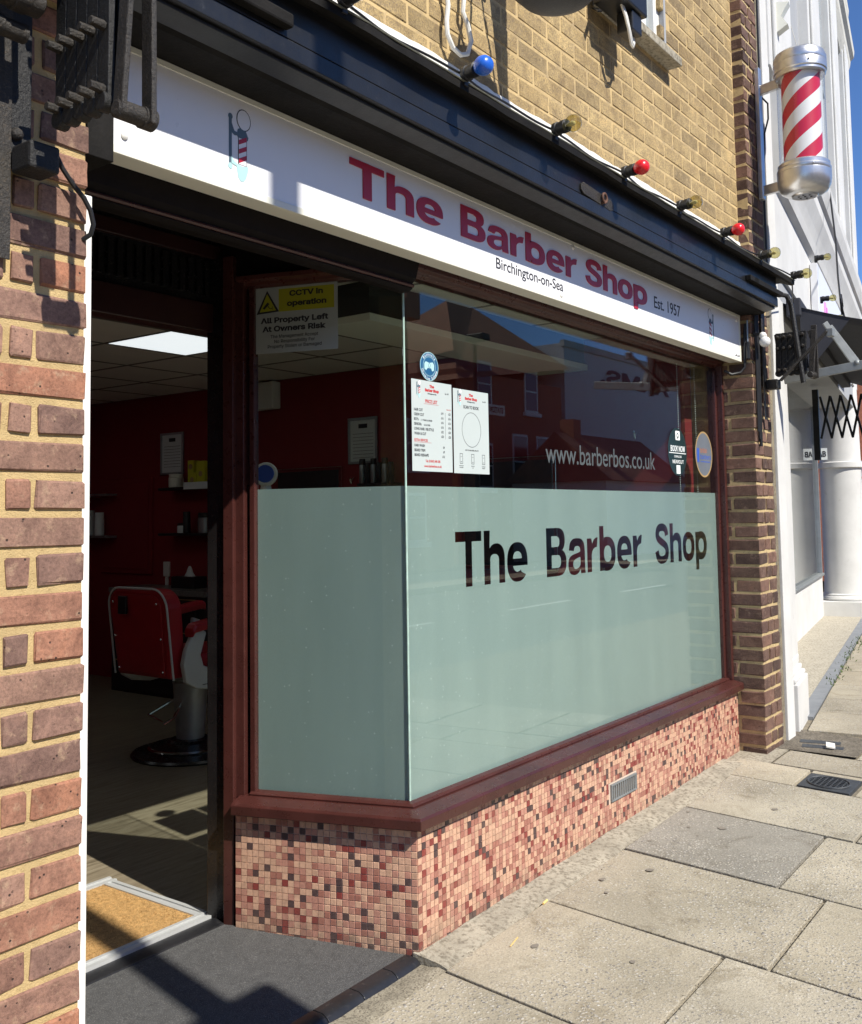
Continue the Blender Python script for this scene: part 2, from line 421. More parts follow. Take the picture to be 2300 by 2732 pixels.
def slab_mat(nm='paving_slab', k_=1.0):
    mt, t, bs, out = nt(nm)
    v, rnd = coords(t, True)
    r0 = ramp(t, [(0, (.35, .315, .245)), (.35, (.42, .375, .285)), (.7, (.39, .355, .28)), (1, (.41, .36, .27))]); t.links.new(rnd, r0.inputs[0])
    n1 = noise(t, v, 2.2, 5, .6); n2 = noise(t, v, 160, 3, .6)
    k = ramp(t, [(.3, (.76, .75, .73)), (.7, (1.14, 1.12, 1.1))]); t.links.new(n1.outputs[0], k.inputs[0])
    c1 = mixc(t, 1, r0.outputs[0], k.outputs[0], 'MULTIPLY')
    n8 = noise(t, v, 5.5, 6, .75, .7); k8 = ramp(t, [(.53, (1, 1, 1)), (.70, (.66, .63, .58))]); t.links.new(n8.outputs[0], k8.inputs[0])
    c1 = mixc(t, 1, c1, k8.outputs[0], 'MULTIPLY')
    if k_ != 1.0: c1 = mixc(t, 1, c1, (k_, k_ * 1.03, k_ * 1.12), 'MULTIPLY')
    # exposed aggregate: patchy, where the surface has worn away
    vo = t.nodes.new('ShaderNodeTexVoronoi'); vo.inputs['Scale'].default_value = 88; t.links.new(v, vo.inputs['Vector'])
    st = ramp(t, [(.0, (.20, .18, .15)), (.35, (.5, .46, .38)), (.6, (.16, .15, .145)), (.8, (.55, .52, .46)), (1, (.30, .24, .17))])
    t.links.new(vo.outputs['Color'], st.inputs[0])
    edge = ramp(t, [(.28, (1, 1, 1)), (.5, (0, 0, 0))]); t.links.new(vo.outputs['Distance'], edge.inputs[0])
    n4 = noise(t, v, 1.7, 4, .65); pat = ramp(t, [(.36, (.15, .15, .15)), (.55, (1, 1, 1))]); t.links.new(n4.outputs[0], pat.inputs[0])
    f = mathn(t, 'MULTIPLY', edge.outputs[0], pat.outputs[0])
    sel = noise(t, v, 88, 1); ks = ramp(t, [(.40, (0, 0, 0)), (.48, (1, 1, 1))]); t.links.new(sel.outputs[0], ks.inputs[0])
    f = mathn(t, 'MULTIPLY', f, ks.outputs[0])
    c2 = mixc(t, f, c1, st.outputs[0])
    k2 = ramp(t, [(.3, (.78, .78, .78)), (.65, (1.1, 1.1, 1.1))]); t.links.new(n2.outputs[0], k2.inputs[0])
    c3 = mixc(t, 1, c2, k2.outputs[0], 'MULTIPLY')
    t.links.new(c3, bs.inputs['Base Color']); bs.inputs['Roughness'].default_value = .9; bs.inputs['Specular IOR Level'].default_value = .2
    h = mathn(t, 'ADD', mathn(t, 'MULTIPLY', f, .8), n2.outputs[0]); bump(t, bs, h, .7, .003)
    return mt
M['slab'] = slab_mat(); M['slab_grey'] = slab_mat('worn_paving_slab', .72)

def wood_floor_mat():
    mt, t, bs, out = nt('laminate_floor')
    tc = t.nodes.new('ShaderNodeTexCoord'); mp = t.nodes.new('ShaderNodeMapping'); mp.inputs['Scale'].default_value = (1.2, 14, 1)
    t.links.new(tc.outputs['Object'], mp.inputs[0])
    oi = t.nodes.new('ShaderNodeObjectInfo')
    n1 = noise(t, mp.outputs[0], 3.0, 6, .7, .8); n2 = noise(t, mp.outputs[0], 18, 4, .7)
    k = ramp(t, [(.25, (.10, .078, .048)), (.5, (.22, .185, .13)), (.75, (.31, .27, .20))]); t.links.new(n1.outputs[0], k.inputs[0])
    k2 = ramp(t, [(.3, (.75, .75, .75)), (.7, (1.1, 1.1, 1.1))]); t.links.new(n2.outputs[0], k2.inputs[0])
    k3 = ramp(t, [(0, (.82, .82, .82)), (1, (1.12, 1.1, 1.06))]); t.links.new(oi.outputs['Random'], k3.inputs[0])
    c = mixc(t, 1, mixc(t, 1, k.outputs[0], k2.outputs[0], 'MULTIPLY'), k3.outputs[0], 'MULTIPLY')
    t.links.new(c, bs.inputs['Base Color']); bs.inputs['Roughness'].default_value = .42
    bump(t, bs, n2.outputs[0], .15, .001)
    return mt
M['wood_floor'] = wood_floor_mat()

def film_mat():
    mt, t, bs, out = nt('glitter_frosted_film')
    v, _ = coords(t)
    vo = t.nodes.new('ShaderNodeTexVoronoi'); vo.inputs['Scale'].default_value = 42; t.links.new(v, vo.inputs['Vector'])
    pit = ramp(t, [(.10, (1, 1, 1)), (.14, (0, 0, 0))]); t.links.new(vo.outputs['Distance'], pit.inputs[0])
    sel = t.nodes.new('ShaderNodeSeparateColor'); t.links.new(vo.outputs['Color'], sel.inputs[0])
    k = ramp(t, [(.55, (0, 0, 0)), (.6, (1, 1, 1))]); t.links.new(sel.outputs[0], k.inputs[0])
    f = mathn(t, 'MULTIPLY', pit.outputs[0], k.outputs[0])
    n1 = noise(t, v, 300, 2)
    kk = ramp(t, [(.3, (.51, .58, .572)), (.7, (.57, .645, .636))]); t.links.new(n1.outputs[0], kk.inputs[0])
    mpv = t.nodes.new('ShaderNodeMapping'); mpv.inputs['Scale'].default_value = (7, 7, 1.1); t.links.new(v, mpv.inputs[0])
    n5 = noise(t, mpv.outputs[0], 1.0, 5, .6); k5 = ramp(t, [(.3, (.90, .91, .92)), (.7, (1.06, 1.05, 1.05))]); t.links.new(n5.outputs[0], k5.inputs[0])
    cb_ = mixc(t, 1, kk.outputs[0], k5.outputs[0], 'MULTIPLY')
    c = mixc(t, f, cb_, (.95, .97, .97))  # white dots painted in as glints of the glitter
    t.links.new(c, bs.inputs['Base Color']); bs.inputs['Roughness'].default_value = .55
    tl = t.nodes.new('ShaderNodeBsdfTranslucent'); tl.inputs[0].default_value = (.62, .72, .70, 1)
    mx = t.nodes.new('ShaderNodeMixShader'); mx.inputs[0].default_value = .36
    t.links.new(bs.outputs[0], mx.inputs[1]); t.links.new(tl.outputs[0], mx.inputs[2]); t.links.new(mx.outputs[0], out.inputs[0])
    return mt
M['film'] = film_mat()

# ------------------------------------------------------------------ lettering
import os
INTER = None
try:
    for base in (bpy.utils.resource_path('LOCAL'), bpy.utils.resource_path('SYSTEM')):
        p_ = os.path.join(base, 'datafiles', 'fonts', 'Inter.woff2')
        if base and os.path.exists(p_):
            INTER = bpy.data.fonts.load(p_); break
except Exception:
    INTER = None
CAPC = {}
def glyphs(body, font=None, bold=0.0, depth=.02, align='LEFT', spacing=1.0):
    c = bpy.data.curves.new('tmp', 'FONT'); c.body = body
    if font: c.font = font
    c.resolution_u = 4; c.align_x = align; c.space_character = spacing; c.space_line = .9
    c.extrude = depth; c.bevel_depth = bold; c.bevel_resolution = 0
    o = bpy.data.objects.new('tmp', c); col.objects.link(o)
    bpy.context.view_layer.update()
    me = bpy.data.meshes.new_from_object(o.evaluated_get(bpy.context.evaluated_depsgraph_get()))
    v = [tuple(p.co) for p in me.vertices]; f = [tuple(p.vertices) for p in me.polygons]
    bpy.data.objects.remove(o); bpy.data.curves.remove(c); bpy.data.meshes.remove(me)
    return v, f
def cap(font, bold):
    k = (font.name if font else '', bold)
    if k not in CAPC:
        v, _ = glyphs('H', font, bold); CAPC[k] = (min(p[1] for p in v), max(p[1] for p in v))
    return CAPC[k]
def put_text(mb, F, body, x0, x1, y0, caph, font=None, bold=0.0, th=.0006, proud=0.0, spacing=1.0, fit='w'):
    """F maps (x, y, out) on the face to the world; text fits x0..x1, baseline y0, capital height caph"""
    v, f = glyphs(body, font, bold, .02, 'LEFT', spacing)
    if not v: return
    lo, hi = cap(font, bold)
    sy = caph / (hi - lo); mnx = min(p[0] for p in v); mxx = max(p[0] for p in v)
    if fit == 'w': sx = (x1 - x0) / (mxx - mnx); ox = x0
    elif fit == 'c': sx = sy * x1; ox = x0 - (mxx - mnx) * sx / 2
    elif fit == 'r': sx = sy * x1; ox = x0 - (mxx - mnx) * sx
    else: sx = sy * x1; ox = x0
    mz = max(abs(p[2]) for p in v)
    mb.add([F(ox + (p[0] - mnx) * sx, y0 + (p[1] - lo) * sy, proud + (p[2] / mz * .5 + .5) * th) for p in v], f)

# heavy grotesque capitals and lower case for the two painted names
from mathutils.geometry import tessellate_polygon
GW, GT, XH = .20, .185, .74
def _arc(cx, cy, rx, ry, a0, a1, n=12, p=2.35):
    o = []
    for i in range(n + 1):
        a = R(a0 + (a1 - a0) * i / n); c, s_ = math.cos(a), math.sin(a)
        o.append((cx + rx * math.copysign(abs(c) ** (2 / p), c), cy + ry * math.copysign(abs(s_) ** (2 / p), s_)))
    return o
def _round(pts, it=3):
    # Chaikin smoothing that keeps points flagged sharp
    pts = [(p[0], p[1], p[2] if len(p) > 2 else 0) for p in pts]
    for _ in range(it):
        o = []
        for i, p in enumerate(pts):
            q = pts[(i + 1) % len(pts)]
            o.append(p if p[2] else (p[0] * .75 + q[0] * .25, p[1] * .75 + q[1] * .25, 0))
            if not q[2]: o.append((p[0] * .25 + q[0] * .75, p[1] * .25 + q[1] * .75, 0))
        pts = o
    return [(p[0], p[1]) for p in pts]
def bold_glyph(ch):
    w, t, x = GW, GT, XH
    if ch == 'T':
        W = .80; c = (W - w) / 2
        return W, [[(0, 1), (0, 1 - t), (c, 1 - t), (c, 0), (c + w, 0), (c + w, 1 - t), (W, 1 - t), (W, 1)]]
    if ch == 'h':
        W = .68
        return W, [[(0, 0), (w, 0)] + _arc(W / 2, x - .30, W / 2 - w, .30 - t, 180, 0) + [(W - w, 0), (W, 0)] + _arc((W + w * .6) / 2, x - .285, (W - w * .6) / 2, .30, 0, 138) + [(w, 1), (0, 1)]]
    if ch == 'r':
        W = .48
        return W, [[(0, 0), (w, 0)] + _arc(W, x - .42, W - w, .42 - t - .01, 180, 96, 8) + [(W, x + .012)] + _arc(W - .02, x - .30, W - w - .02, .312, 92, 150, 6) + [(w * .97, x), (0, x)]]
    if ch in 'bp':
        W = .74; lo, hi = (0, 1) if ch == 'b' else (-.27, x)
        bowl = _arc(W - .40, x / 2, .40, x / 2 + .015, -122, 122, 26)
        return W, [[(0, lo), (w, lo)] + ([(w, .06)] if ch == 'p' else [(w * .97, 0), (w, .06)][1:]) + bowl + [(w, x - .06), (w, hi), (0, hi)], _arc(W / 2, x / 2, W / 2 - w, x / 2 - t, 360, 15, 22)]
    if ch == 'o':
        W = .74
        return W, [_arc(W / 2, x / 2, W / 2, x / 2 + .015, 0, 348, 30), _arc(W / 2, x / 2, W / 2 - w, x / 2 - t + .01, 360, 12, 26)]
    if ch == 'e':
        W = .72; ri = W / 2 - w; cy = x / 2
        inn = _arc(W / 2, cy, ri, cy - t + .005, 318, 190, 12)
        return W, [_arc(W / 2, cy, W / 2, cy + .015, 0, 322, 30) + [(W * .70, .165)] + [p for p in inn if p[1] < .28][1:] + [(w, .295), (W, .295)], [(w + .01, .435)] + [(W - w - .01, .435)] + _arc(W / 2, .43, ri - .01, x - t - .43 + .02, 8, 172, 10)]
    if ch == 'B':
        W = .78
        out = [(0, 0), (.46, 0)] + _arc(.46, .28, .32, .28, -90, 68, 12) + [(.585, .525)] + _arc(.44, .745, .29, .255, -52, 90, 10) + [(0, 1)]
        h1 = [(w, 1 - t * .92), (w, .605), (.42, .605)] + _arc(.42, .71, .09, .105, -90, 90, 8)[1:] + [(.42, 1 - t * .92)]
        h2 = [(w, .435), (w, t * .92), (.44, t * .92)] + _arc(.44, .302, .115, .132, -90, 90, 8)[1:] + [(.44, .435)]
        return W, [out, h1[::-1], h2[::-1]]
    if ch == 'a':
        out = _round([(.71, 0, 1), (.52, 0, 1), (.50, .085, 1), (.40, -.005), (.20, -.03), (.03, .03), (-.02, .20), (.03, .36), (.20, .42), (.38, .44), (.50, .475, 1), (.49, .57), (.37, .60), (.27, .58), (.235, .49, 1), (.03, .51, 1), (.06, .67), (.20, .755), (.38, .765), (.58, .745), (.68, .63), (.695, .47), (.695, .15), (.725, 0, 1)][:-1])
        return .72, [out, _round([(.50, .355, 1), (.34, .325), (.215, .28), (.19, .18), (.26, .10), (.38, .11), (.50, .17), (.50, .26)])[::-1]]
    if ch == 'S':
        cl = [(.655, .70), (.62, .84), (.50, .905), (.36, .915), (.20, .89), (.115, .76), (.16, .63), (.34, .55), (.52, .48), (.64, .40), (.665, .26), (.60, .13), (.42, .085), (.26, .095), (.13, .17), (.09, .32)]
        f = cl
        for _ in range(3):
            g_ = [f[0]]
            for p, q in zip(f, f[1:]): g_ += [(p[0] * .75 + q[0] * .25, p[1] * .75 + q[1] * .25), (p[0] * .25 + q[0] * .75, p[1] * .25 + q[1] * .75)]
            f = g_ + [f[-1]]
        L_, R_ = [], []
        for i, p in enumerate(f):
            a, b = f[max(i - 1, 0)], f[min(i + 1, len(f) - 1)]; dx, dy = b[0] - a[0], b[1] - a[1]; l = math.hypot(dx, dy) or 1
            nx, ny = -dy / l, dx / l; hx, hy = w * .5, t * .52
            k = math.hypot(nx * hx, ny * hy)
            L_.append((p[0] + nx * k, p[1] + ny * k)); R_.append((p[0] - nx * k, p[1] - ny * k))
        return .76, [L_ + R_[::-1]]
def bold_text(mb, F, word, x0, x1, y0, caph, th, proud=0.0):
    pos, gl = 0, []
    for i, ch in enumerate(word):
        W, cs = bold_glyph(ch); gl.append((pos, cs)); pos += W + .075
    sx = (x1 - x0) / (pos - .075)
    for px, cs in gl:
        flat = [p for c in cs for p in c]
        tris = tessellate_polygon([[Vector((p[0], p[1], 0)) for p in c] for c in cs])
        n = len(flat); T = lambda p, d: F(x0 + (px + p[0]) * sx, y0 + p[1] * caph, d)
        v = [T(p, proud) for p in flat] + [T(p, proud + th) for p in flat]
        f = [tuple(q) for q in tris] + [tuple(i + n for i in q) for q in tris]; o = 0
        for c in cs:
            for i in range(len(c)): j = (i + 1) % len(c); f.append((o + i, o + j, n + o + j, n + o + i))
            o += len(c)
        mb.add(v, f)

# ------------------------------------------------------------------ the place: measures (metres)
# X runs along the shop front, +Y into the shop, Z up.  Pier faces lie on Y = 0.
WP = 4.2038                       # inner corner of the far brick pier
QX, QY = 1.2987, 0.1485           # foot of the mosaic corner
BX, BY = -0.3201, 0.9474          # direction of the splayed return
def g(x): return .02 * (min(x, 5.0) - 1.3)
def Cn(o): return (QX - .718 * o, QY - o)                  # corner at offset o outwards
def Fn(o): return (WP - .004, QY - o)
def Rn(o, t=.63): return (QX + BX * t - .9474 * o, QY + BY * t - .3201 * o)
def RF(t, o, z): return (QX + BX * t - .9474 * o, QY + BY * t - .3201 * o, z)
def NB(s, o, z): return (4.8 + .986 * s + .167 * o, .167 * s - .986 * o, z)   # frame of the white neighbour
NS, NO = Vector((.986, .167, 0)), Vector((.167, -.986, 0))
def nbox(mb, s0, s1, o0, o1, z0, z1):
    return mb.obox(NB((s0 + s1) / 2, (o0 + o1) / 2, (z0 + z1) / 2), NS * (s1 - s0) / 2, -NO * (o1 - o0) / 2, Vector((0, 0, (z1 - z0) / 2)))
def seen(p, mg=.06):
    d = Vector(p) - CAM; z = d.dot(fw)
    if z < .05: return False
    x = .5 + 2635.67 * d.dot(r2) / z / 2300; y = (1191.18 - 2635.67 * d.dot(u2) / z) / 2732
    return -mg < x < 1 + mg and -mg < y < 1 + mg

# ------------------------------------------------------------------ ground
gd = MB().add([(-120, -160, -.2), (160, -160, -.2), (160, 120, -.2), (-120, 120, -.2)], [(0, 1, 2, 3)])
struct('ground', gd, M['tarmac'])
rd = MB().add([(-60, -9.2, -.135), (90, -9.2, -.135), (90, -3.0, -.135), (-60, -3.0, -.135)], [(0, 1, 2, 3)])
road = struct('road', rd, M['road'])
mk = MB()
for k in range(-4, 14): mk.box(k * 4.0, k * 4.0 + 2.0, -6.15, -6.05, -.133, -.131)
part('centre_line', mk, M['road_white'], road)
pv = MB()
xs = [-10, 1.3, 5.0, 40]
yt = [.3, .3, .12, 6.1]
v = []
for x, y in zip(xs, yt): v += [(x, -2.9, g(x) - .016), (x, y, g(x) - .016)]
pv.add(v, [(0, 2, 3, 1), (2, 4, 5, 3), (4, 6, 7, 5)])
pave = struct('pavement', pv, M['slab_base'])
kb = MB(); kb.box(-60, 90, -3.02, -2.9, -.14, .0)
part('kerb', kb, M['kerb'], pave)

def slab(x0, x1, y0, y1, mat=None, name='paving_slab', dz=0):
    gp = .006; sh = .11
    q = [(x0 + gp + sh * y0, y0 + gp), (x1 - gp + sh * y0, y0 + gp), (x1 - gp + sh * y1, y1 - gp), (x0 + gp + sh * y1, y1 - gp)]
    cx = (x0 + x1) / 2 + sh * (y0 + y1) / 2; cy = (y0 + y1) / 2
    tx, ty, tz = random.uniform(-.003, .003), random.uniform(-.003, .003), random.uniform(-.001, .002) + dz
    top = [(x - cx, y - cy, g(x) - g(cx) + tz + tx * (x - cx) + ty * (y - cy)) for x, y in q]
    bot = [(x, y, z - .05) for x, y, z in top]
    o = part(name, MB().prism(bot, top), mat or M['slab'], pave, bevel=.003)
    o.location = (cx, cy, g(cx)); return o
cols = [(-2.6, -1.9, -.62), (-1.9, -1.25, -.7), (-1.25, -.6, -.62), (-.6, .03, -.7), (.03, .64, -.6), (.64, 1.26, -.7), (1.26, 1.88, -.635), (1.88, 2.49, -.775), (2.49, 3.12, -.605), (3.12, 3.72, -.72)]
for i, (a, b, ye) in enumerate(cols):
    slab(a, b, ye, .028, M['slab_grey'] if abs(a - 2.49) < .01 else None)
    slab(a, b, ye - .68, ye); slab(a, b, ye - 1.32, ye - .68)
    slab(a, b, -2.88, ye - 1.32)
slab(3.725, 4.045, -.285, .10); slab(3.99, 4.045, -.56, -.29); slab(4.05, 4.36, -.98, -.072); slab(4.365, 4.72, -.98, -.42)
slab(3.725, 4.045, -1.3, -.565); slab(4.05, 4.72, -1.62, -.985); slab(3.725, 4.045, -2.88, -1.305); slab(4.05, 4.72, -2.88, -1.625)
# patched tarmac beside the pier with two slots of an old drain
tp = MB(); tp.add([(4.37, -.415, g(4.4) - .004), (4.80, -.415, g(4.8) - .004), (4.86, .05, g(4.86) - .004), (4.37, .02, g(4.37) - .004)], [(0, 1, 2, 3)])
part('tarmac_patch', tp, M['pebble_dark'], pave)
tp = MB(); tp.add([(3.9, -.07, g(4) - .003), (4.36, -.07, g(4.36) - .003), (4.36, .16, g(4.36) - .003), (3.9, .16, g(4) - .003)], [(0, 1, 2, 3)])
part('mortar_patch', tp, M['kerb'], pave)
for k, (x, y) in enumerate(((4.60, -.16), (4.50, -.20))):
    solo('drain_slot', MB().bar((x - .01, y + .10, g(x) - .0055), (x + .03, y - .11, g(x) - .0055), .075, .006), M['cover_iron'],
         ('dark drain slot in the tarmac patch nearer the white plinth', 'dark drain slot in the tarmac patch nearer the paving slabs')[k], 'drain')
# slabs in front of the white neighbour, laid along its own line
s = .02
while s < 13:
    w = random.uniform(.5, .72)
    for o0, o1 in ((.035, .62), (.625, 1.25), (1.255, 1.9)):
        c = Vector(NB(s + w / 2, (o0 + o1) / 2, .074))
        if not seen(c, .12): continue
        mb = MB().obox((0, 0, -.02 + random.uniform(-.001, .002)), NS * (w / 2 - .005), -NO * ((o1 - o0) / 2 - .005), Vector((0, 0, .02)))
        ob = part('paving_slab', mb, M['slab'], pave, bevel=.003); ob.location = c
    s += w
# concrete fillet between wall and slabs
kf = MB(); n = 30
ring = []
for i in range(n + 1):
    x = 1.286 + (3.95 - 1.286) * i / n
    j = random.uniform(-.006, .006)
    ring.append([(x, .162, g(x) - .03), (x, .162, g(x) + .012 + j * .3), (x, .12, g(x) + .008 + j * .4), (x, .06 + j, g(x) + .004), (x, .028 + j, g(x) - .004), (x, .026, g(x) - .03)])
kf.rings(ring)
part('concrete_fillet', kf, M['kerb'], pave, smooth=True, ang=60)
kf = MB(); ring = []
for i in range(31):
    x = -.3 + 1.58 * i / 30; j = random.uniform(-.006, .006)
    ring.append([(x, .128, -.09), (x, .1275, g(x) * .4 - .014 + j * .3), (x, .09, g(x) * .7 - .012 + j * .5), (x, .055 + j, g(x) - .004 + j * .3), (x, .027 + j, g(x) - .008), (x, .026, -.09)])
kf.rings(ring)
part('concrete_fillet', kf, M['pebbly'], pave, smooth=True, ang=60)
# gum, stubs, scraps
for k, (x, y, r_) in enumerate(((2.33, -.16, .014), (2.15, -.05, .012), (2.05, -.12, .008), (2.92, -.22, .018), (2.86, -.10, .009), (2.78, -.17, .007), (3.28, -.33, .014), (1.55, -.12, .013), (1.62, -.42, .010), (3.05, -.02, .008), (2.62, -.03, .009))):
    mb = MB(); nn = 10
    mb.add([(x + r_ * random.uniform(.7, 1.25) * math.cos(6.283 * i / nn) * 1.2, y + r_ * random.uniform(.7, 1.2) * math.sin(6.283 * i / nn), g(x) + .0042) for i in range(nn)], [tuple(range(nn))])
    o = part('gum_spot', mb, M['gum'], pave)
solo('cigarette_stub', MB().cyl((1.835, .015, g(1.84) + .008), (1.87, .02, g(1.84) + .008), .004, n=10), M['stub'], 'yellow cigarette stub lying in the slab joint near the mosaic wall', 'cigarette stub')
solo('straw_scrap', MB().bar((1.50, -.06, g(1.5) + .006), (1.57, -.045, g(1.5) + .007), .003, .002), M['stub'], 'thin pale straw lying on the nearest paving slab', 'straw')
solo('paper_scrap', MB().obox((4.50, -.25, g(4.5) + .012), (.035, .01, .004), (-.006, .022, .003), (0, 0, .004)), M['litter'], 'crumpled white paper scrap beside the drain slots', 'litter')
wd = MB()
for i in range(150):
    s = random.uniform(1.6, 4.6); o = random.gauss(.035, .03); c = Vector(NB(s, o, .076)); h = random.uniform(.01, .03); a = random.uniform(0, 6.28)
    d = Vector((math.cos(a), math.sin(a), 0)) * .006
    wd.add([c - d, c + d, c + Vector((random.uniform(-.015, .015), random.uniform(-.015, .015), h))], [(0, 1, 2)])
w_ = part('weeds', wd, M['grass']); w_['kind'] = 'stuff'; w_['label'] = 'low green weeds along the joint before the white shop'; w_['category'] = 'weeds'
gt = MB(); rg = random.Random(11)
lines = [((1.88, .02), (1.80, -.77)), ((2.49, .02), (2.42, -.6)), ((1.80, -.635), (1.2, -.64)), ((2.4, -.775), (1.8, -.785)), ((3.05, -.605), (2.42, -.607)), ((1.3, .03), (3.9, .03))]
for (x0, y0), (x1, y1) in lines:
    for i in range(110):
        u_ = rg.random(); x = x0 + (x1 - x0) * u_ + rg.gauss(0, .006); y = y0 + (y1 - y0) * u_ + rg.gauss(0, .006 if y0 != .03 else .012); r_ = rg.uniform(.0012, .0036); c = Vector((x, y, g(x) + .001))
        q = [c + Vector((rg.uniform(-1, 1), rg.uniform(-1, 1), rg.uniform(-.4, 1))) * r_ for _ in range(4)]
        gt.add(q, [(0, 1, 2), (0, 2, 3), (0, 3, 1), (1, 3, 2)])
go = part('grit', gt, M['slab_base']); go['kind'] = 'stuff'; go['label'] = 'loose grit lying in the joints between the paving slabs'; go['category'] = 'grit'
# iron cover
ic = thing('access_cover', 'cast iron access cover with raised oval grid set in the paving', 'manhole cover', (3.81, -.425, g(3.8)))
sh = .11
def icp(x, y, z): return (x + sh * y + .047, y, g(x) + z)
part('frame', MB().prism([icp(a, b, -.03) for a, b in ((3.69, -.545), (3.93, -.545), (3.93, -.30), (3.69, -.30))], [icp(a, b, .003) for a, b in ((3.69, -.545), (3.93, -.545), (3.93, -.30), (3.69, -.30))]), M['cover_iron'], ic, bevel=.002)
ov = MB()
pts = [icp(3.81 + .095 * math.cos(6.283 * i / 28), -.42 + .098 * math.sin(6.283 * i / 28), .006) for i in range(29)]
ov.tube(pts, .004, 6)
part('oval_rim', ov, M['cover_iron'], ic, smooth=True)
gr = MB()
for k in range(-3, 4):
    w = .085 * math.sqrt(1 - (k / 4) ** 2)
    gr.bar(icp(3.81 + k * .024, -.42 - w, .005), icp(3.81 + k * .024, -.42 + w, .005), .006, .005)
    gr.bar(icp(3.81 - w, -.42 + k * .024, .0045), icp(3.81 + w, -.42 + k * .024, .0045), .006, .005)
part('raised_grid', gr, M['cover_iron'], ic)

# ------------------------------------------------------------------ brickwork
BLK = {}
def block(w, d, h, variant, jit=.0018, ch=.0035):
    k = (round(w, 3), round(d, 3), round(h, 3), variant, jit)
    if k in BLK: return BLK[k]
    rnd = random.Random(hash(k) & 0xffff)
    v, idx = [], {}
    for sx in (-1, 1):
        for sy in (-1, 1):
            for sz in (-1, 1):
                for ax in range(3):
                    p = [sx * (w / 2 - ch), sy * (d / 2 - ch), sz * (h / 2 - ch)]
                    p[ax] = (sx * w / 2, sy * d / 2, sz * h / 2)[ax]
                    idx[(sx, sy, sz, ax)] = len(v)
                    v.append([q + rnd.uniform(-jit, jit) for q in p])
    f = []
    for ax in range(3):
        o = [a for a in range(3) if a != ax]
        for sg in (-1, 1):
            q = []
            for a, b in ((-1, -1), (1, -1), (1, 1), (-1, 1)):
                s_ = [0, 0, 0]; s_[ax] = sg; s_[o[0]] = a; s_[o[1]] = b
                q.append(idx[(*s_, ax)])
            f.append(q if (sg > 0) == (ax != 1) else q[::-1])
    for ax in range(3):                       # chamfers along axis ax
        o = [a for a in range(3) if a != ax]
        for a in (-1, 1):
            for b in (-1, 1):
                q = []
                for e, face in ((-1, o[0]), (1, o[0]), (1, o[1]), (-1, o[1])):
                    s_ = [0, 0, 0]; s_[ax] = e; s_[o[0]] = a; s_[o[1]] = b
                    q.append(idx[(*s_, face)])
                f.append(q)
    for sx in (-1, 1):
        for sy in (-1, 1):
            for sz in (-1, 1): f.append([idx[(sx, sy, sz, a)] for a in range(3)])
    me = bpy.data.meshes.new('brick'); me.from_pydata([tuple(p) for p in v], [], f)
    import bmesh
    bm = bmesh.new(); bm.from_mesh(me); bmesh.ops.recalc_face_normals(bm, faces=bm.faces); bm.to_mesh(me); bm.free()
    BLK[k] = me
    return me
BMESH = {}
def brick(x0, x1, y0, y1, z0, z1, mat, parent, jit=.0018, rot=.6, proud=.0015):
    w, d, h = x1 - x0, y1 - y0, z1 - z0
    me = block(w, d, h, random.randrange(5), jit)
    key = (me.name, mat.name)
    if key not in BMESH:
        mm = me.copy(); mm.materials.append(mat); BMESH[key] = mm
    o = bpy.data.objects.new('brick', BMESH[key])
    link(o, parent)
    o.location = ((x0 + x1) / 2 + random.uniform(-.001, .001), (y0 + y1) / 2 + random.uniform(-proud, proud), (z0 + z1) / 2 + random.uniform(-.001, .001))
    o.rotation_euler = (R(random.uniform(-rot, rot)), R(random.uniform(-rot, rot)), R(random.uniform(-rot, rot)))
    return o

lp = thing('brick_pier', 'sunlit red-brown brick pier with thick tan mortar at left of the doorway', 'pier', (-.2, .1, 0))
part('mortar_bed', MB().box(-.62, -.004, .0058, .34, -.1, 2.6), M['mortar'], lp)
HB = .0585
for k in range(-9, 27):
    zc = 1.9086 - .075 * (k + .5); z0, z1 = zc - HB / 2, zc + HB / 2
    if k % 2 == 0: runs = [(-.109, 0), (-.172, -.123), (-.294, -.187), (-.41, -.308)]
    else: runs = [(-.217, 0), (-.452, -.235)]
    for a, b in runs:
        a += random.uniform(-.003, .003)
        if seen((b - .005, 0, zc), .05) or seen((a, 0, zc), .05):
            brick(a, b - (0 if b else random.uniform(0, .003)), 0, .1, z0, z1, M['brick'], lp, .0022, .45, .0012)
solo('white_jamb_strip', MB().box(.004, .026, .022, .07, -.02, 2.062), M['white_pvc'], 'narrow white jamb strip running up beside the near brick pier', 'jamb strip', bevel=.003)

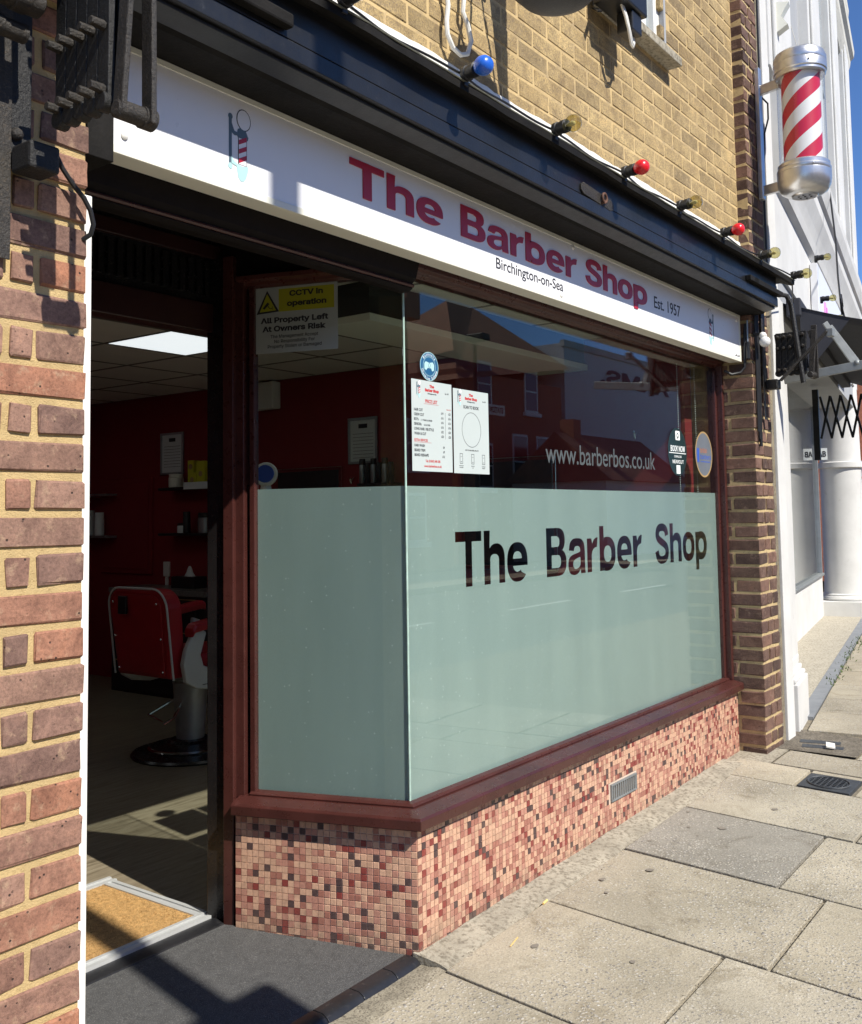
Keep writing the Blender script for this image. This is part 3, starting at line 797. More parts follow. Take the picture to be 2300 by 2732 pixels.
rp = thing('brick_pier', 'purple-brown brick pier between the shop window and the white neighbour', 'pier', (4.35, .1, .05))
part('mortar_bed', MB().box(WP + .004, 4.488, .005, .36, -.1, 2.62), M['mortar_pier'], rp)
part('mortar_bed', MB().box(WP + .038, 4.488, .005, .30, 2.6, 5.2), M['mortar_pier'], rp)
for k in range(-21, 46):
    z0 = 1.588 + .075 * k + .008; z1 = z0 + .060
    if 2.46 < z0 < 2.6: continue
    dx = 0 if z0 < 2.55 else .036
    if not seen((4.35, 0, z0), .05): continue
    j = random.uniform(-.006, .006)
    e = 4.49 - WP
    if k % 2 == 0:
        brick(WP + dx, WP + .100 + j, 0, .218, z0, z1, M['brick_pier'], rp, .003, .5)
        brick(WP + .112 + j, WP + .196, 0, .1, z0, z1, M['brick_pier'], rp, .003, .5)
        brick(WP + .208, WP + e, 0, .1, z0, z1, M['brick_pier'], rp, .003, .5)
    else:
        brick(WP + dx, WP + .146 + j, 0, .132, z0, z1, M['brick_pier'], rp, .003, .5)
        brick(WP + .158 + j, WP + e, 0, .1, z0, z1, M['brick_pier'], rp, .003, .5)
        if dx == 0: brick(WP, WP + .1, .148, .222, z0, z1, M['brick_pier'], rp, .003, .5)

YW = .062
uw = thing('upper_wall', 'yellow stock brick wall above the black shop fascia', 'wall', (2, .1, 2.7))
part('mortar_bed', MB().box(-.5, WP + .04, YW + .0022, .32, 2.6, 3.56).box(-.5, 2.518, YW + .0022, .32, 3.5605, 5.4).box(3.286, WP + .04, YW + .0022, .32, 3.5605, 5.4), M['mortar_yellow'], uw)
cand = []
for k in range(-1, 34):
    z0 = 2.702 + .075 * k
    off = 0 if k % 2 == 0 else .1125
    for i in range(-2, 20):
        x0 = WP + .036 - .225 * (i + 1) + off; x1 = x0 + .214
        x1 = min(x1, WP + .036)
        if x1 - x0 < .03: continue
        if 2.52 < (x0 + x1) / 2 < 3.27 and z0 > 3.56: continue          # the window
        if seen(((x0 + x1) / 2, YW, z0 + .03), .03):
            d = (Vector(((x0 + x1) / 2, YW, z0)) - CAM).length
            cand.append((d, x0, x1, z0))
cand.sort()
for d, x0, x1, z0 in cand[:300]:
    brick(x0, x1, YW, YW + .09, z0 + random.uniform(-.001, .001), z0 + .066, M['brick_yellow'], uw, .0014, .35, .0008)
if len(cand) > 300:
    mb = MB()
    for d, x0, x1, z0 in cand[300:]: mb.box(x0, x1, YW + random.uniform(-.001, .001), YW + .09, z0, z0 + .066)
    part('far_brick', mb, M['brick_yellow'], uw)['kind'] = 'stuff'

# ------------------------------------------------------------------ mosaic stall riser
P = .0213
rs = thing('mosaic_stall_riser', 'low wall of small pink, peach and oxblood mosaic tiles beneath the shop window', 'tiled wall', (QX, QY, 0))
bk = MB()
o_ = -.0028
ring0 = [Rn(o_, .64), Cn(o_), Fn(o_), (Fn(-.14)[0], Fn(-.14)[1]), Cn(-.14), Rn(-.14, .64)]
bk.prism([(x, y, -.06) for x, y in ring0], [(x, y, .40) for x, y in ring0])
part('grout_bed', bk, M['grout'], rs)
tile_me = {}
def tile_mesh(ci, var):
    if (ci, var) not in tile_me:
        rn = random.Random(ci * 10 + var); mb = MB(); h = (P - .0021) / 2; ch = .0009
        j = lambda: rn.uniform(-.0003, .0003)
        fr = [(-h + ch, 0, -h + ch), (h - ch, 0, -h + ch), (h - ch, 0, h - ch), (-h + ch, 0, h - ch)]
        md = [(-h + j(), ch, -h + j()), (h + j(), ch, -h + j()), (h + j(), ch, h + j()), (-h + j(), ch, h + j())]
        ba = [(x, .005, z) for x, y, z in md]
        mb.rings([fr, md, ba], True, False); mb.add(fr, [(0, 1, 2, 3)])
        tile_me[(ci, var)] = mb.mesh('tile', TILE[ci])
    return tile_me[(ci, var)]
def pick():
    return random.choices(range(6), TILE_W)[0]
aret = math.atan2(BY, BX)                        # along the return
rot_ret = math.atan2(-.3201, -.9474) + math.pi / 2  # local -Y turned onto the return's face
nrow, ncol = 20, 30
cells = []
for r_ in range(nrow):
    for c_ in range(ncol):
        cells.append((c_ * .6 + abs(r_ - 9) * .35, r_, c_))
cells.sort()
single = set((r_, c_) for _, r_, c_ in cells[:300])
rest = MB()
ZT = .401
def tile_box(mb, ci, F):
    h = (P - .0021) / 2; mb.cur = ci
    q = [(-h, -h), (h, -h), (h, h), (-h, h)]
    mb.prism([F(a, b, -.005) for a, b in q], [F(a, b, 0) for a, b in q])
for r_ in range(nrow):
    zc = ZT - P * (r_ + .5)
    if zc < -.03: continue
    for c_ in range(ncol):
        t = P * (c_ + .5) + .001
        ci = pick(); pr = random.uniform(-.0005, .0004)
        if (r_, c_) in single:
            o = bpy.data.objects.new('tile', tile_mesh(ci, random.randrange(3))); link(o, rs)
            o.location = RF(t, pr, zc); o.rotation_euler = (R(random.uniform(-1, 1)), R(random.uniform(-.8, .8)), rot_ret + R(random.uniform(-1, 1)))
        else:
            tile_box(rest, ci, lambda a, b, d: RF(t + a, d + pr, zc + b))
nf = int((WP - QX) / P)
for r_ in range(nrow):
    zc = ZT - P * (r_ + .5)
    for c_ in range(nf):
        x = QX + P * (c_ + .5) + .001
        if zc + P < g(x) - .01: continue
        if 2.63 < x < 2.89 and .145 < zc < .228: continue
        pr = random.uniform(-.0005, .0004)
        tile_box(rest, pick(), lambda a, b, d: (x + a, QY - d - pr, zc + b))
rest.cur = 0
ro = part('tiled_face', rest, TILE, rs); ro['kind'] = 'stuff'
ab = thing('air_brick_vent', 'grey-green metal louvred air vent set low in the mosaic wall', 'vent', (2.76, .148, .186))
fr = MB()
fr.box(2.638, 2.884, .1425, .160, .150, .158); fr.box(2.638, 2.884, .1425, .160, .214, .222); fr.box(2.638, 2.648, .1425, .160, .158, .214); fr.box(2.874, 2.884, .1425, .160, .158, .214)
part('frame', fr, M['galv'], ab, bevel=.0015)
part('backing', MB().box(2.648, 2.874, .160, .165, .158, .214), M['black_plastic'], ab)
for k in range(11):
    x = 2.658 + k * .0205
    part('slat', MB().box(x, x + .009, .1445, .160, .1575, .2145), M['galv'], ab)

# ------------------------------------------------------------------ shop window
sw = thing('shop_window', 'maroon-framed corner shop window with frosted lower glass and clear upper glass', 'shop window', (QX, QY, .39))
def sweep(prof, tR=.63, xF=None):
    mb = MB(); rR, rC, rF = [], [], []
    for o, z in prof:
        a = Rn(o, tR); b = Cn(o); c = Fn(o)
        rR.append((a[0], a[1], z)); rC.append((b[0], b[1], z)); rF.append((c[0] if xF is None else xF, c[1], z))
    return mb.rings([rR, rC, rF])
part('sill', sweep([(-.06, .396), (.028, .388), (.036, .391), (.037, .421), (.031, .428), (-.022, .439), (-.06, .439)], .638), M['maroon'], sw, bevel=.002)
part('bottom_bead', sweep([(-.085, .4365), (-.032, .4365), (-.030, .4445), (-.040, .450), (-.0585, .4545), (-.0585, .4455), (-.085, .4455)], .605), M['maroon'], sw, bevel=.0012)
part('head_rail', sweep([(-.10, 2.172), (-.058, 2.169), (-.040, 2.176), (-.035, 2.185), (-.012, 2.190), (-.008, 2.205), (-.10, 2.205)], .64), M['maroon'], sw, bevel=.0015)
GO = -.060
def pane(mb, o0, o1, z0, z1, ret):
    if ret:
        a, b, c, d = Rn(o0, .612), Cn(o0), Cn(o1), Rn(o1, .612)
    else:
        a, b, c, d = Cn(o0), (WP - .06, QY - o0), (WP - .06, QY - o1), Cn(o1)
    p = [a, b, c, d]
    if ret: 
        k = .004; p[1] = (b[0] + BX * k, b[1] + BY * k); p[2] = (c[0] + BX * k, c[1] + BY * k)
    else:
        p[0] = (a[0] + .004, a[1]); p[3] = (d[0] + .004, d[1])
    return mb.prism([(x, y, z0) for x, y in p], [(x, y, z1) for x, y in p])
gf = part('pane', pane(MB(), GO, GO - .006, .446, 2.172, False), M['glass'], sw)
gr_ = part('pane', pane(MB(), GO, GO - .006, .446, 2.172, True), M['glass'], sw)
c0 = Cn(GO)
part('glass_joint', MB().cyl((c0[0], c0[1], .446), (c0[0], c0[1], 2.172), .0036, n=8), M['glass_edge'], sw, smooth=True)
# far jamb
fj = MB()
fj.box(WP - .062, WP - .035, .196, .24, .44, 2.15); fj.box(WP - .035, WP - .004, .165, .24, .44, 2.2)
part('far_jamb', fj, M['maroon'], sw, bevel=.003)
# beads and posts at the door end of the return
jb = MB()
def rbox(mb, t0, t1, o0, o1, z0, z1):
    p = [RF(t0, o0, 0), RF(t1, o0, 0), RF(t1, o1, 0), RF(t0, o1, 0)]
    return mb.prism([(x, y, z0) for x, y, _ in p], [(x, y, z1) for x, y, _ in p])
rbox(jb, .588, .607, -.075, -.042, .44, 2.172)
part('end_bead', jb, M['maroon'], sw, bevel=.002)
part('end_stile', rbox(MB(), .620, .664, -.09, -.028, .43, 2.205), M['maroon'], sw, bevel=.003)
part('end_gap', rbox(MB(), .607, .620, -.09, -.066, .44, 2.205), M['black_gloss'], sw)
# frosted film with the name cut clear
def plain(x, y, d): return (x, QY - GO + .0068 + d, y)
bold_b = .022
cut = MB()
for w_, a_, b_ in (('The', 1.627, 2.115), ('Barber', 2.262, 3.169), ('Shop', 3.319, 3.993)):
    bold_text(cut, lambda x, y, d: (x, d, y), w_, a_, b_, 1.112, .196, .02, -.01)
film = MB().box(c0[0] + .006, WP - .062, -.0004, .0004, .447, 1.4659)
fo = part('frosted_film', film, M['film'], gf)
cme = cut.mesh('cutter', M['film'])
import bmesh
bmc = bmesh.new(); bmc.from_mesh(cme); bmesh.ops.remove_doubles(bmc, verts=bmc.verts, dist=2e-5); bmesh.ops.recalc_face_normals(bmc, faces=bmc.faces); bmc.to_mesh(cme); bmc.free()
co = bpy.data.objects.new('cutter', cme); col.objects.link(co)
bm_ = fo.modifiers.new('cut', 'BOOLEAN'); bm_.operation = 'DIFFERENCE'; bm_.object = co; bm_.solver = 'EXACT'; bm_.use_self = True
bpy.context.view_layer.update()
nm = bpy.data.meshes.new_from_object(fo.evaluated_get(bpy.context.evaluated_depsgraph_get()))
fo.modifiers.clear(); fo.data = nm
bpy.data.objects.remove(co)
fo.location = (0, QY - GO + .0072, 0)
fr2 = MB(); p0, p1 = RF(.0495, GO - .0068, 0), RF(.592, GO - .0068, 0); p2, p3 = RF(.592, GO - .0076, 0), RF(.0505, GO - .0076, 0)
fr2.prism([(p[0], p[1], .447) for p in (p0, p1, p2, p3)], [(p[0], p[1], 1.4659) for p in (p0, p1, p2, p3)])
part('frosted_film', fr2, M['film'], gr_)
# web address in silver vinyl
wb = MB(); put_text(wb, lambda x, y, d: (x, QY - GO - d, y), 'www.barberbos.co.uk', 2.261, 3.329, 1.573, .083, None, .004, .0006, .0004)
part('web_lettering', wb, M['grey_letter'], gf)

# ------------------------------------------------------------------ entrance
ent = thing('shop_doorway', 'open maroon doorway with dark transom panel leading into the barber shop', 'doorway', (.55, .85, 0))
part('corner_post', rbox(MB(), .652, .692, -.095, -.010, -.02, 2.28), M['maroon'], ent, bevel=.003)
part('door_jamb', rbox(MB(), .693, .765, -.12, -.03, -.02, 2.28), M['black_gloss'], ent, bevel=.003)
part('door_head', MB().box(.0, 1.16, .86, .94, 2.02, 2.12), M['shaded_maroon'], ent, bevel=.003)
tr = MB(); tr.box(.0, 1.16, .875, .93, 2.12, 2.46)
part('transom_panel', tr, M['black_gloss'], ent)
for k in range(28):
    x = .12 + k * .036
    part('slat', MB().box(x, x + .02, .862, .876, 2.15, 2.27), M['black_gloss'], ent)
part('transom_rail', MB().box(.0, 1.16, .855, .876, 2.28, 2.33), M['shaded_maroon'], ent, bevel=.003)
part('fanlight_panel', rbox(MB(), .03, .70, -.10, -.035, 2.206, 2.44), M['shade_black'], ent)
part('lobby_ceiling', MB().box(.0, 1.4, .20, .88, 2.40, 2.43), M['black_gloss'], ent)
part('lobby_side_wall', MB().box(-.08, .0, .34, .95, -.05, 2.45), M['maroon'], ent)
def run_x(prof, x0, x1): return MB().rings([[(x, y, z) for y, z in prof] for x in (x0, x1)])
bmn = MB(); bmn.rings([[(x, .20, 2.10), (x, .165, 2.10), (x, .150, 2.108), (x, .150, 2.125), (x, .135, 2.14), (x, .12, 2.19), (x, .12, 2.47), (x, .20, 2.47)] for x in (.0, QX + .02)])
part('lintel', bmn, M['shade_black'], ent, bevel=.002)
part('lintel_bead', run_x([(.1495, 2.112), (.146, 2.112), (.143, 2.117), (.146, 2.122), (.1495, 2.122)], .0, QX + .02), M['maroon'], ent)
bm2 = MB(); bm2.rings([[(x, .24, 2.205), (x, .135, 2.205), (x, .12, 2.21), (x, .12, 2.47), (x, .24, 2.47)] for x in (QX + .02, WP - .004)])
part('window_lintel', bm2, M['shade_black'], sw, bevel=.002)
# step
st = MB()
top = [(-.02, .188, .0), (QX + .015, .188, .0), RF(.63, -.01, .019), (1.085, .80, .020), (-.02, .80, .020)]
st.prism([(x, y, -.15) for x, y, z in top], top)
step = struct('doorstep', st, M['step'])
def nos(x0, x1):
    pr = [(.188, -.1), (.188, .0035), (.176, .0045), (.150, .004), (.133, -.004), (.123, -.018), (.119, -.04), (.119, -.1)]
    return MB().rings([[(x, y, z + g(x) * .25) for y, z in pr] for x in (x0 + .0015, x1 - .0015)])
x = -.05
while x < 1.27:
    x1 = min(x + .152, 1.283)
    part('nosing_tile', nos(x, x1), M['nosing'], step, smooth=True, bevel=.001)
    x = x1
part('nosing_bed', MB().box(-.1, 1.284, .145, .187, -.12, -.004), M['kerb'], step)
ts = MB(); ts.prism([(-.02, .80, -.1), (1.085, .80, -.1), (1.10, .866, -.1), (-.02, .866, -.1)], [(-.02, .80, .024), (1.085, .80, .024), (1.10, .866, .026), (-.02, .866, .026)])
part('threshold', ts, M['nosing'], step, bevel=.003)
# mat in its aluminium frame
dm = thing('door_mat', 'tan coir door mat sunk in an aluminium frame inside the doorway', 'door mat', (.55, 1.15, .02))
part('coir_pad', MB().box(.02, 1.055, .918, 1.42, .012, .030), M['coir'], dm)
fz = MB()
rng = random.Random(3)
for i in range(16000):
    x, y = rng.uniform(.3, 1.055), rng.uniform(.918, 1.42); a = rng.uniform(0, 6.28); h = rng.uniform(.002, .007)
    d = Vector((math.cos(a), math.sin(a), 0)) * .0012; e = Vector((rng.uniform(-.004, .004), rng.uniform(-.004, .004), h)); c = Vector((x, y, .0295))
    fz.add([c - d, c + d, c + e], [(0, 1, 2)])
part('coir_fibre', fz, M['coir'], dm)['kind'] = 'stuff'
for nm_, a in (('frame_front', (-.02, 1.10, .866, .917, 0)), ('frame_back', (-.02, 1.115, 1.421, 1.472, 0))):
    fb = MB(); x0, x1, y0, y1, _ = a
    for k in range(3):
        w = (y1 - y0) / 3
        fb.box(x0, x1, y0 + k * w + .001, y0 + (k + 1) * w - .002, .005, .034 - .004 * (k == 1))
    part('frame_bar', fb, M['alu'], dm)
fb = MB()
for k in range(3): fb.box(1.056 + k * .017, 1.071 + k * .017, .918, 1.42, .005, .034 - .004 * (k == 1))
part('frame_bar', fb, M['alu'], dm)

# ------------------------------------------------------------------ shop sign
SY = .053
sg = thing('shop_sign', 'white shop sign reading The Barber Shop in raised crimson letters', 'sign', (2.1, SY, 2.19))
part('tray', MB().box(.074, 4.178, SY + .004, .119, 2.188, 2.449), M['sign_frame'], sg, bevel=.002)
part('face_panel', MB().box(.098, 4.160, SY + .0005, SY + .006, 2.204, 2.436), M['sign_white'], sg)
rim = MB()
rim.box(.074, 4.178, SY - .002, SY + .0035, 2.188, 2.2065); rim.box(.074, 4.178, SY - .002, SY + .0035, 2.4345, 2.449)
rim.box(.074, .0945, SY - .002, SY + .0035, 2.2065, 2.4345); rim.box(4.1605, 4.178, SY - .002, SY + .0035, 2.2065, 2.4345)
part('rim', rim, M['sign_frame'], sg, bevel=.001)
SF = lambda x, y, d: (x, SY + .0004 - d, y)
tx = MB(); bold_text(tx, SF, 'The', .898, 1.356, 2.299, .108, .0035); part('lettering', tx, M['sign_red'], sg)
tx = MB(); bold_text(tx, SF, 'Barber', 1.460, 2.274, 2.299, .108, .0035); part('lettering', tx, M['sign_red'], sg)
tx = MB(); bold_text(tx, SF, 'Shop', 2.349, 2.942, 2.299, .108, .0035); part('lettering', tx, M['sign_red'], sg)
tx = MB(); put_text(tx, SF, 'Birchington-on-Sea', 1.676, 2.159, 2.231, .039, None, .006, .0008); part('lettering', tx, M['ink'], sg)
tx = MB(); put_text(tx, SF, 'Est. 1957', 3.023, 3.330, 2.308, .054, None, .006, .0008); part('lettering', tx, M['ink'], sg)
def motif(parent, F, cx, sx, sc_=1.0, red=None, small=False):
    """the printed barber pole: ball, cap, striped cylinder, cup and wall bracket"""
    red = red or M['sign_red']
    def poly(pts, mat, name, lift):
        part(name, MB().prism([F(cx + sx * x * sc_, y * sc_, lift) for x, y in pts], [F(cx + sx * x * sc_, y * sc_, lift + .0003) for x, y in pts]), mat, parent)
    el = lambda x, y, rx, ry, n=20: [(x + rx * math.cos(6.283 * i / n), y + ry * math.sin(6.283 * i / n)) for i in range(n)]
    poly(el(.006, .162, .0245, .0285), M['ink'], 'motif_outline', .0002)
    poly(el(.006, .162, .022, .026), M['sign_white'], 'motif_ball', .0007)
    poly([(-.018, .118), (-.014, .134), (.0, .142), (.014, .134), (.022, .120), (.020, .112), (-.012, .110)], M['ink_grey'], 'motif_cap', .0004)
    poly([(-.013, .044), (-.013, .112), (.017, .112), (.017, .044)], M['ink'], 'motif_outline', .0002)
    poly([(-.011, .044), (-.011, .112), (.015, .112), (.015, .044)], M['sign_white'], 'motif_pole', .0007)
    for k in range(3):
        y = .046 + k * .024
        poly([(-.011, y), (.015, y + .014 * (1 if sx > 0 else 1)), (.015, y + .026), (-.011, y + .012)], red, 'motif_stripe', .0012)
    poly([(-.020, .044), (-.016, .026), (-.012, .008), (-.004, .0), (.006, .002), (.014, .012), (.020, .030), (.022, .044), (.0, .040)], M['ink_aqua'], 'motif_cup', .0004)
    poly([(-.044, .034), (-.044, .158), (-.034, .158), (-.034, .034)], M['ink_grey'], 'motif_bracket', .0003)
    poly(el(-.039, .160, .0075, .008, 12), M['ink_grey'], 'motif_bracket', .0006)
    poly(el(-.039, .032, .0075, .008, 12), M['ink_aqua'], 'motif_bracket', .0006)
    poly([(-.036, .120), (-.036, .146), (-.026, .126), (-.016, .124), (-.016, .116), (-.026, .114)], M['ink_grey'], 'motif_bracket', .0009)
    poly([(-.036, .040), (-.036, .058), (-.026, .046), (-.018, .044), (-.018, .036), (-.028, .038)], M['ink_aqua'], 'motif_bracket', .0009)
motif(sg, lambda x, y, d: (x, SY + .0004 - d, 2.222 + y), .483, 1)
motif(sg, lambda x, y, d: (x, SY + .0004 - d, 2.224 + y), 3.728, -1)
for x, z in ((.128, 2.234), (4.12, 2.413), (2.245, 2.425), (2.14, 2.213)):
    part('screw_cap', MB().lathe([(.0095, 0), (.0095, .003), (.007, .0055), (.001, .0065)], (x, SY, z), 16, (0, -1, 0)), M['white_pvc'], sg, smooth=True)
tx = MB()
for k in range(4): tx.box(4.085 + .018 * k, 4.098 + .018 * k, SY - .0004, SY + .001, 2.2125, 2.216 + .006 * (k % 2))
part('maker_mark', tx, M['ink'], sg)
part('end_plate', MB().box(.004, .070, .01, .11, 2.146, 2.44), M['fascia_old'], sg, bevel=.002)

# ------------------------------------------------------------------ fascia and cornice
FY = -.136
cn = thing('shop_cornice', 'blue-black painted timber cornice and fascia board above the shop sign', 'cornice', (2.1, -.1, 2.45))
XL, XR = -.75, 4.238
def run(prof, x0, x1): return MB().rings([[(x, y, z) for y, z in prof] for x in (x0, x1)])
part('fascia_board', run([(FY, 2.532), (FY, 2.646), (.05, 2.646), (.05, 2.532)], XL, XR), M['fascia'], cn, bevel=.002)
part('lower_board', run([(FY - .006, 2.480), (FY - .006, 2.526), (FY - .002, 2.5285), (.0, 2.5285), (.0, 2.480)], XL, XR), M['fascia'], cn, bevel=.002)
part('bed_mould', run([(FY + .012, 2.470), (FY + .012, 2.4795), (.02, 2.4795), (.04, 2.452), (.012, 2.4515), (-.055, 2.4555), (-.085, 2.4615)], XL, XR), M['fascia'], cn, bevel=.0015)
part('soffit', run([(-.09, 2.4745), (-.06, 2.4502), (.125, 2.4502), (.125, 2.4745)], XL, XR - .004), M['fascia_old'], cn)
LE = MB(); nseg = 46; rr = []
for i in range(nseg + 1):
    x = XL + (4.41 - XL) * i / nseg; j = random.uniform(-.0025, .0025); j2 = random.uniform(-.002, .002)
    rr.append([(x, FY + .03, 2.6465), (x, -.170 + j, 2.623 + j2), (x, -.186 + j, 2.626 + j2), (x, -.188 + j, 2.650 + j2), (x, -.12, 2.660), (x, .058, 2.675), (x, .058, 2.6465)])
LE.rings(rr)
part('ledge', LE, M['fascia_old'], cn)
lt = MB(); lt.tube([(XL + (4.408 - XL) * i / nseg, -.1875 + random.uniform(-.0015, .0015), 2.6515 + random.uniform(-.0015, .0015)) for i in range(nseg + 1)], .0032, 6)
part('lead_lip', lt, M['wax'], cn, smooth=True)
FL = MB(); rr = []
for i in range(91):
    x = .34 + (4.40 - .34) * i / 90; w = .006 * (math.sin(i * .35) * .6 + random.uniform(-.5, .5))
    rr.append([(x, -.150, 2.655), (x, -.150, 2.658), (x, -.03, 2.70 + w * .2), (x, .040, 2.77), (x, .057, 2.878 + w), (x, .061, 2.878 + w), (x, .061, 2.655)])
FL.rings(rr)
part('flashing', FL, M['lead_white'], cn, smooth=True, ang=60)
part('end_return', MB().box(4.2385, 4.262, FY + .004, .02, 2.482, 2.60), M['fascia'], cn, bevel=.002)
# batten screwed to the fascia near the pier, and its twin at the far end
solo('fascia_batten', MB().box(-.3, .452, FY - .030, FY - .0005, 2.545, 2.580), M['fascia_old'], 'weathered black batten fixed to the fascia above the near brick pier', 'batten', bevel=.006)
solo('fascia_batten', MB().box(3.73, 4.26, FY - .030, FY - .0005, 2.535, 2.562), M['fascia_old'], 'black batten fixed to the far end of the fascia above the iron arm', 'batten', bevel=.003)
la = thing('awning_latch', 'rusty iron latch plate with a ring on the black fascia', 'latch', (2.08, FY, 2.55))
part('plate', MB().prism([(x, FY - .001, z) for x, z in ((1.955, 2.565), (1.975, 2.578), (2.20, 2.563), (2.222, 2.550), (2.215, 2.528), (2.19, 2.520), (1.975, 2.534), (1.956, 2.545))],
     [(x, FY - .008, z) for x, z in ((1.955, 2.565), (1.975, 2.578), (2.20, 2.563), (2.222, 2.550), (2.215, 2.528), (2.19, 2.520), (1.975, 2.534), (1.956, 2.545))][::1]), M['iron_worn'], la, bevel=.002)
part('ring', MB().tube([(2.125 + .017 * math.cos(a * .3927), FY - .016, 2.553 + .017 * math.sin(a * .3927)) for a in range(17)], .005, 8), M['rust'], la, smooth=True)
part('staple', MB().cyl((2.118, FY - .0, 2.536), (2.118, FY - .022, 2.536), .007, n=10), M['rust'], la, smooth=True)

# ------------------------------------------------------------------ festoon lights
clips = [.61, 1.153, 1.696, 2.237, 2.774, 3.295, 3.83, 4.388]
kinds = ['clear', 'blue', 'clear', 'red', 'clear', 'red', 'clear', 'clear']
words = ['clear festoon bulb on the ledge nearest the near pier', 'glossy blue festoon bulb on the shop ledge', 'clear festoon bulb between the blue bulb and the first red bulb',
         'red festoon bulb above the rusty latch plate', 'clear festoon bulb between the two red bulbs', 'red festoon bulb nearest the far brick pier',
         'clear festoon bulb just beyond the last red bulb', 'clear festoon bulb at the far tip of the shop ledge']
def festoon(X, Y, Z, kind, label, dirv=(-.16, -1, .16), k=1.0):
    b = thing('festoon_bulb', label, 'light bulb', (X, Y, Z), 'festoon bulbs strung along the shop fronts')
    d = Vector(dirv).normalized(); base = Vector((X, Y, Z + .018 * k))
    part('clip', MB().box(X - .008 * k, X + .008 * k, Y - .004, Y + .012, Z - .012 * k, Z + .034 * k), M['black_rubber'], b, bevel=.002)
    part('lampholder', MB().lathe([(.012 * k, -.006 * k), (.019 * k, 0), (.019 * k, .012 * k), (.0165 * k, .014 * k), (.0165 * k, .026 * k), (.0185 * k, .028 * k), (.0185 * k, .044 * k), (.012 * k, .046 * k)], base, 16, d), M['black_rubber'], b, smooth=True)
    prof = [(.011 * k, .043 * k), (.0165 * k, .050 * k), (.0215 * k, .058 * k), (.0238 * k, .068 * k), (.0225 * k, .078 * k), (.0175 * k, .086 * k), (.0095 * k, .0905 * k), (.0005, .0915 * k)]
    gl = part('globe', MB().lathe(prof, base, 22, d), M['bulb_' + kind], b, smooth=True, ang=80)
    if kind == 'clear':
        part('filament', MB().lathe([(.003 * k, .045 * k), (.0055 * k, .055 * k), (.0075 * k, .066 * k), (.0045 * k, .074 * k), (.0005, .076 * k)], base, 10, d), M['filament'], gl, smooth=True)
    return b
for X, kd, w in zip(clips, kinds, words): festoon(X, -.186, 2.654, kd, w, (-.30, -1, -.06), 1.22)
pts = []
for i, (a, b) in enumerate(zip([-.2] + clips, clips)):
    for k in range(12):
        t = k / 12; x = a + (b - a) * t; s_ = math.sin(math.pi * t)
        pts.append((x, -.176 + .03 * s_, 2.678 + .012 * s_ + .006 * math.sin(7 * t + i * 2) * s_))
pts.append((4.388, -.176, 2.678))
for a in range(9): pts.append((4.42 + .07 * a, -.17 + .02 * a, 2.66 - .006 * a))
solo('festoon_cable', MB().tube(pts, .0042, 7), M['black_rubber'], 'thin black cable linking the festoon bulbs along the shop ledge', 'cable', smooth=True)
# lights on the neighbour
for k, (s, o, z, w) in enumerate(((.35, .17, 2.93, 'upper clear festoon bulb against the white neighbour facade'), (.62, .17, 2.72, 'second clear festoon bulb stepping down the white neighbour'), (1.15, .17, 2.68, 'lowest clear festoon bulb above the navy awning'))):
    p = NB(s, o, z); festoon(p[0], p[1], p[2], 'clear', w, NO, .95)

# ------------------------------------------------------------------ barber pole
PX, PY = 4.392, -.268
bp = thing('barber_pole', 'red and white striped barber pole in a clear cylinder with silver caps', 'barber pole', (PX, PY, 3.1))
part('wall_plate', MB().box(4.415, 4.462, -.032, -.002, 3.155, 3.935), M['silver'], bp, bevel=.005)
def stripes():
    mt, t, bs, out = nt('barber_stripes')
    tc = t.nodes.new('ShaderNodeTexCoord'); sp = t.nodes.new('ShaderNodeSeparateXYZ'); t.links.new(tc.outputs['Object'], sp.inputs[0])
    an = mathn(t, 'ARCTAN2', sp.outputs[1], sp.outputs[0])
    ph = mathn(t, 'SUBTRACT', mathn(t, 'DIVIDE', sp.outputs[2], .178), mathn(t, 'MULTIPLY', an, 3 / (2 * math.pi)))
    fr_ = mathn(t, 'FRACT', mathn(t, 'ADD', ph, 50.28))
    k = ramp(t, [(.0, (.56, .012, .035)), (.5, (.78, .76, .74))], 'CONSTANT'); t.links.new(fr_, k.inputs[0])
    t.links.new(k.outputs[0], bs.inputs['Base Color']); bs.inputs['Roughness'].default_value = .35
    return mt
sy = MB().cyl((0, 0, -.27), (0, 0, .27), .104, n=48)
so = part('striped_cylinder', sy, stripes(), bp, smooth=True); so.location = (PX, PY, 3.545)
tb = MB().lathe([(.128, 3.27), (.128, 3.82)], (PX, PY, 0), 48, caps=False)
part('clear_cylinder', tb, M['glass_tube'], bp, smooth=True)
capm = part('top_cap', MB().lathe([(.118, 3.795), (.131, 3.790), (.137, 3.800), (.137, 3.812), (.143, 3.818), (.143, 3.862), (.141, 3.866), (.143, 3.872), (.142, 3.896), (.132, 3.922), (.110, 3.938), (.07, 3.947), (.002, 3.950)], (PX, PY, 0), 48), M['silver'], bp, smooth=True, ang=30)
cup = part('bottom_cup', MB().lathe([(.002, 3.112), (.060, 3.110), (.062, 3.116), (.068, 3.110), (.072, 3.117), (.098, 3.122), (.125, 3.140), (.139, 3.168), (.144, 3.205), (.144, 3.240), (.142, 3.243), (.144, 3.247), (.144, 3.262), (.139, 3.270), (.139, 3.288), (.131, 3.296), (.118, 3.294)], (PX, PY, 0), 48), M['silver'], bp, smooth=True, ang=30)
for k in range(7):
    a = k * 1.047 if k < 6 else 0; r_ = .034 if k < 6 else 0
    part('vent_hole', MB().cyl((PX + r_ * math.cos(a), PY + r_ * math.sin(a), 3.1085), (PX + r_ * math.cos(a), PY + r_ * math.sin(a), 3.112), .006, n=8), M['black_plastic'], cup)
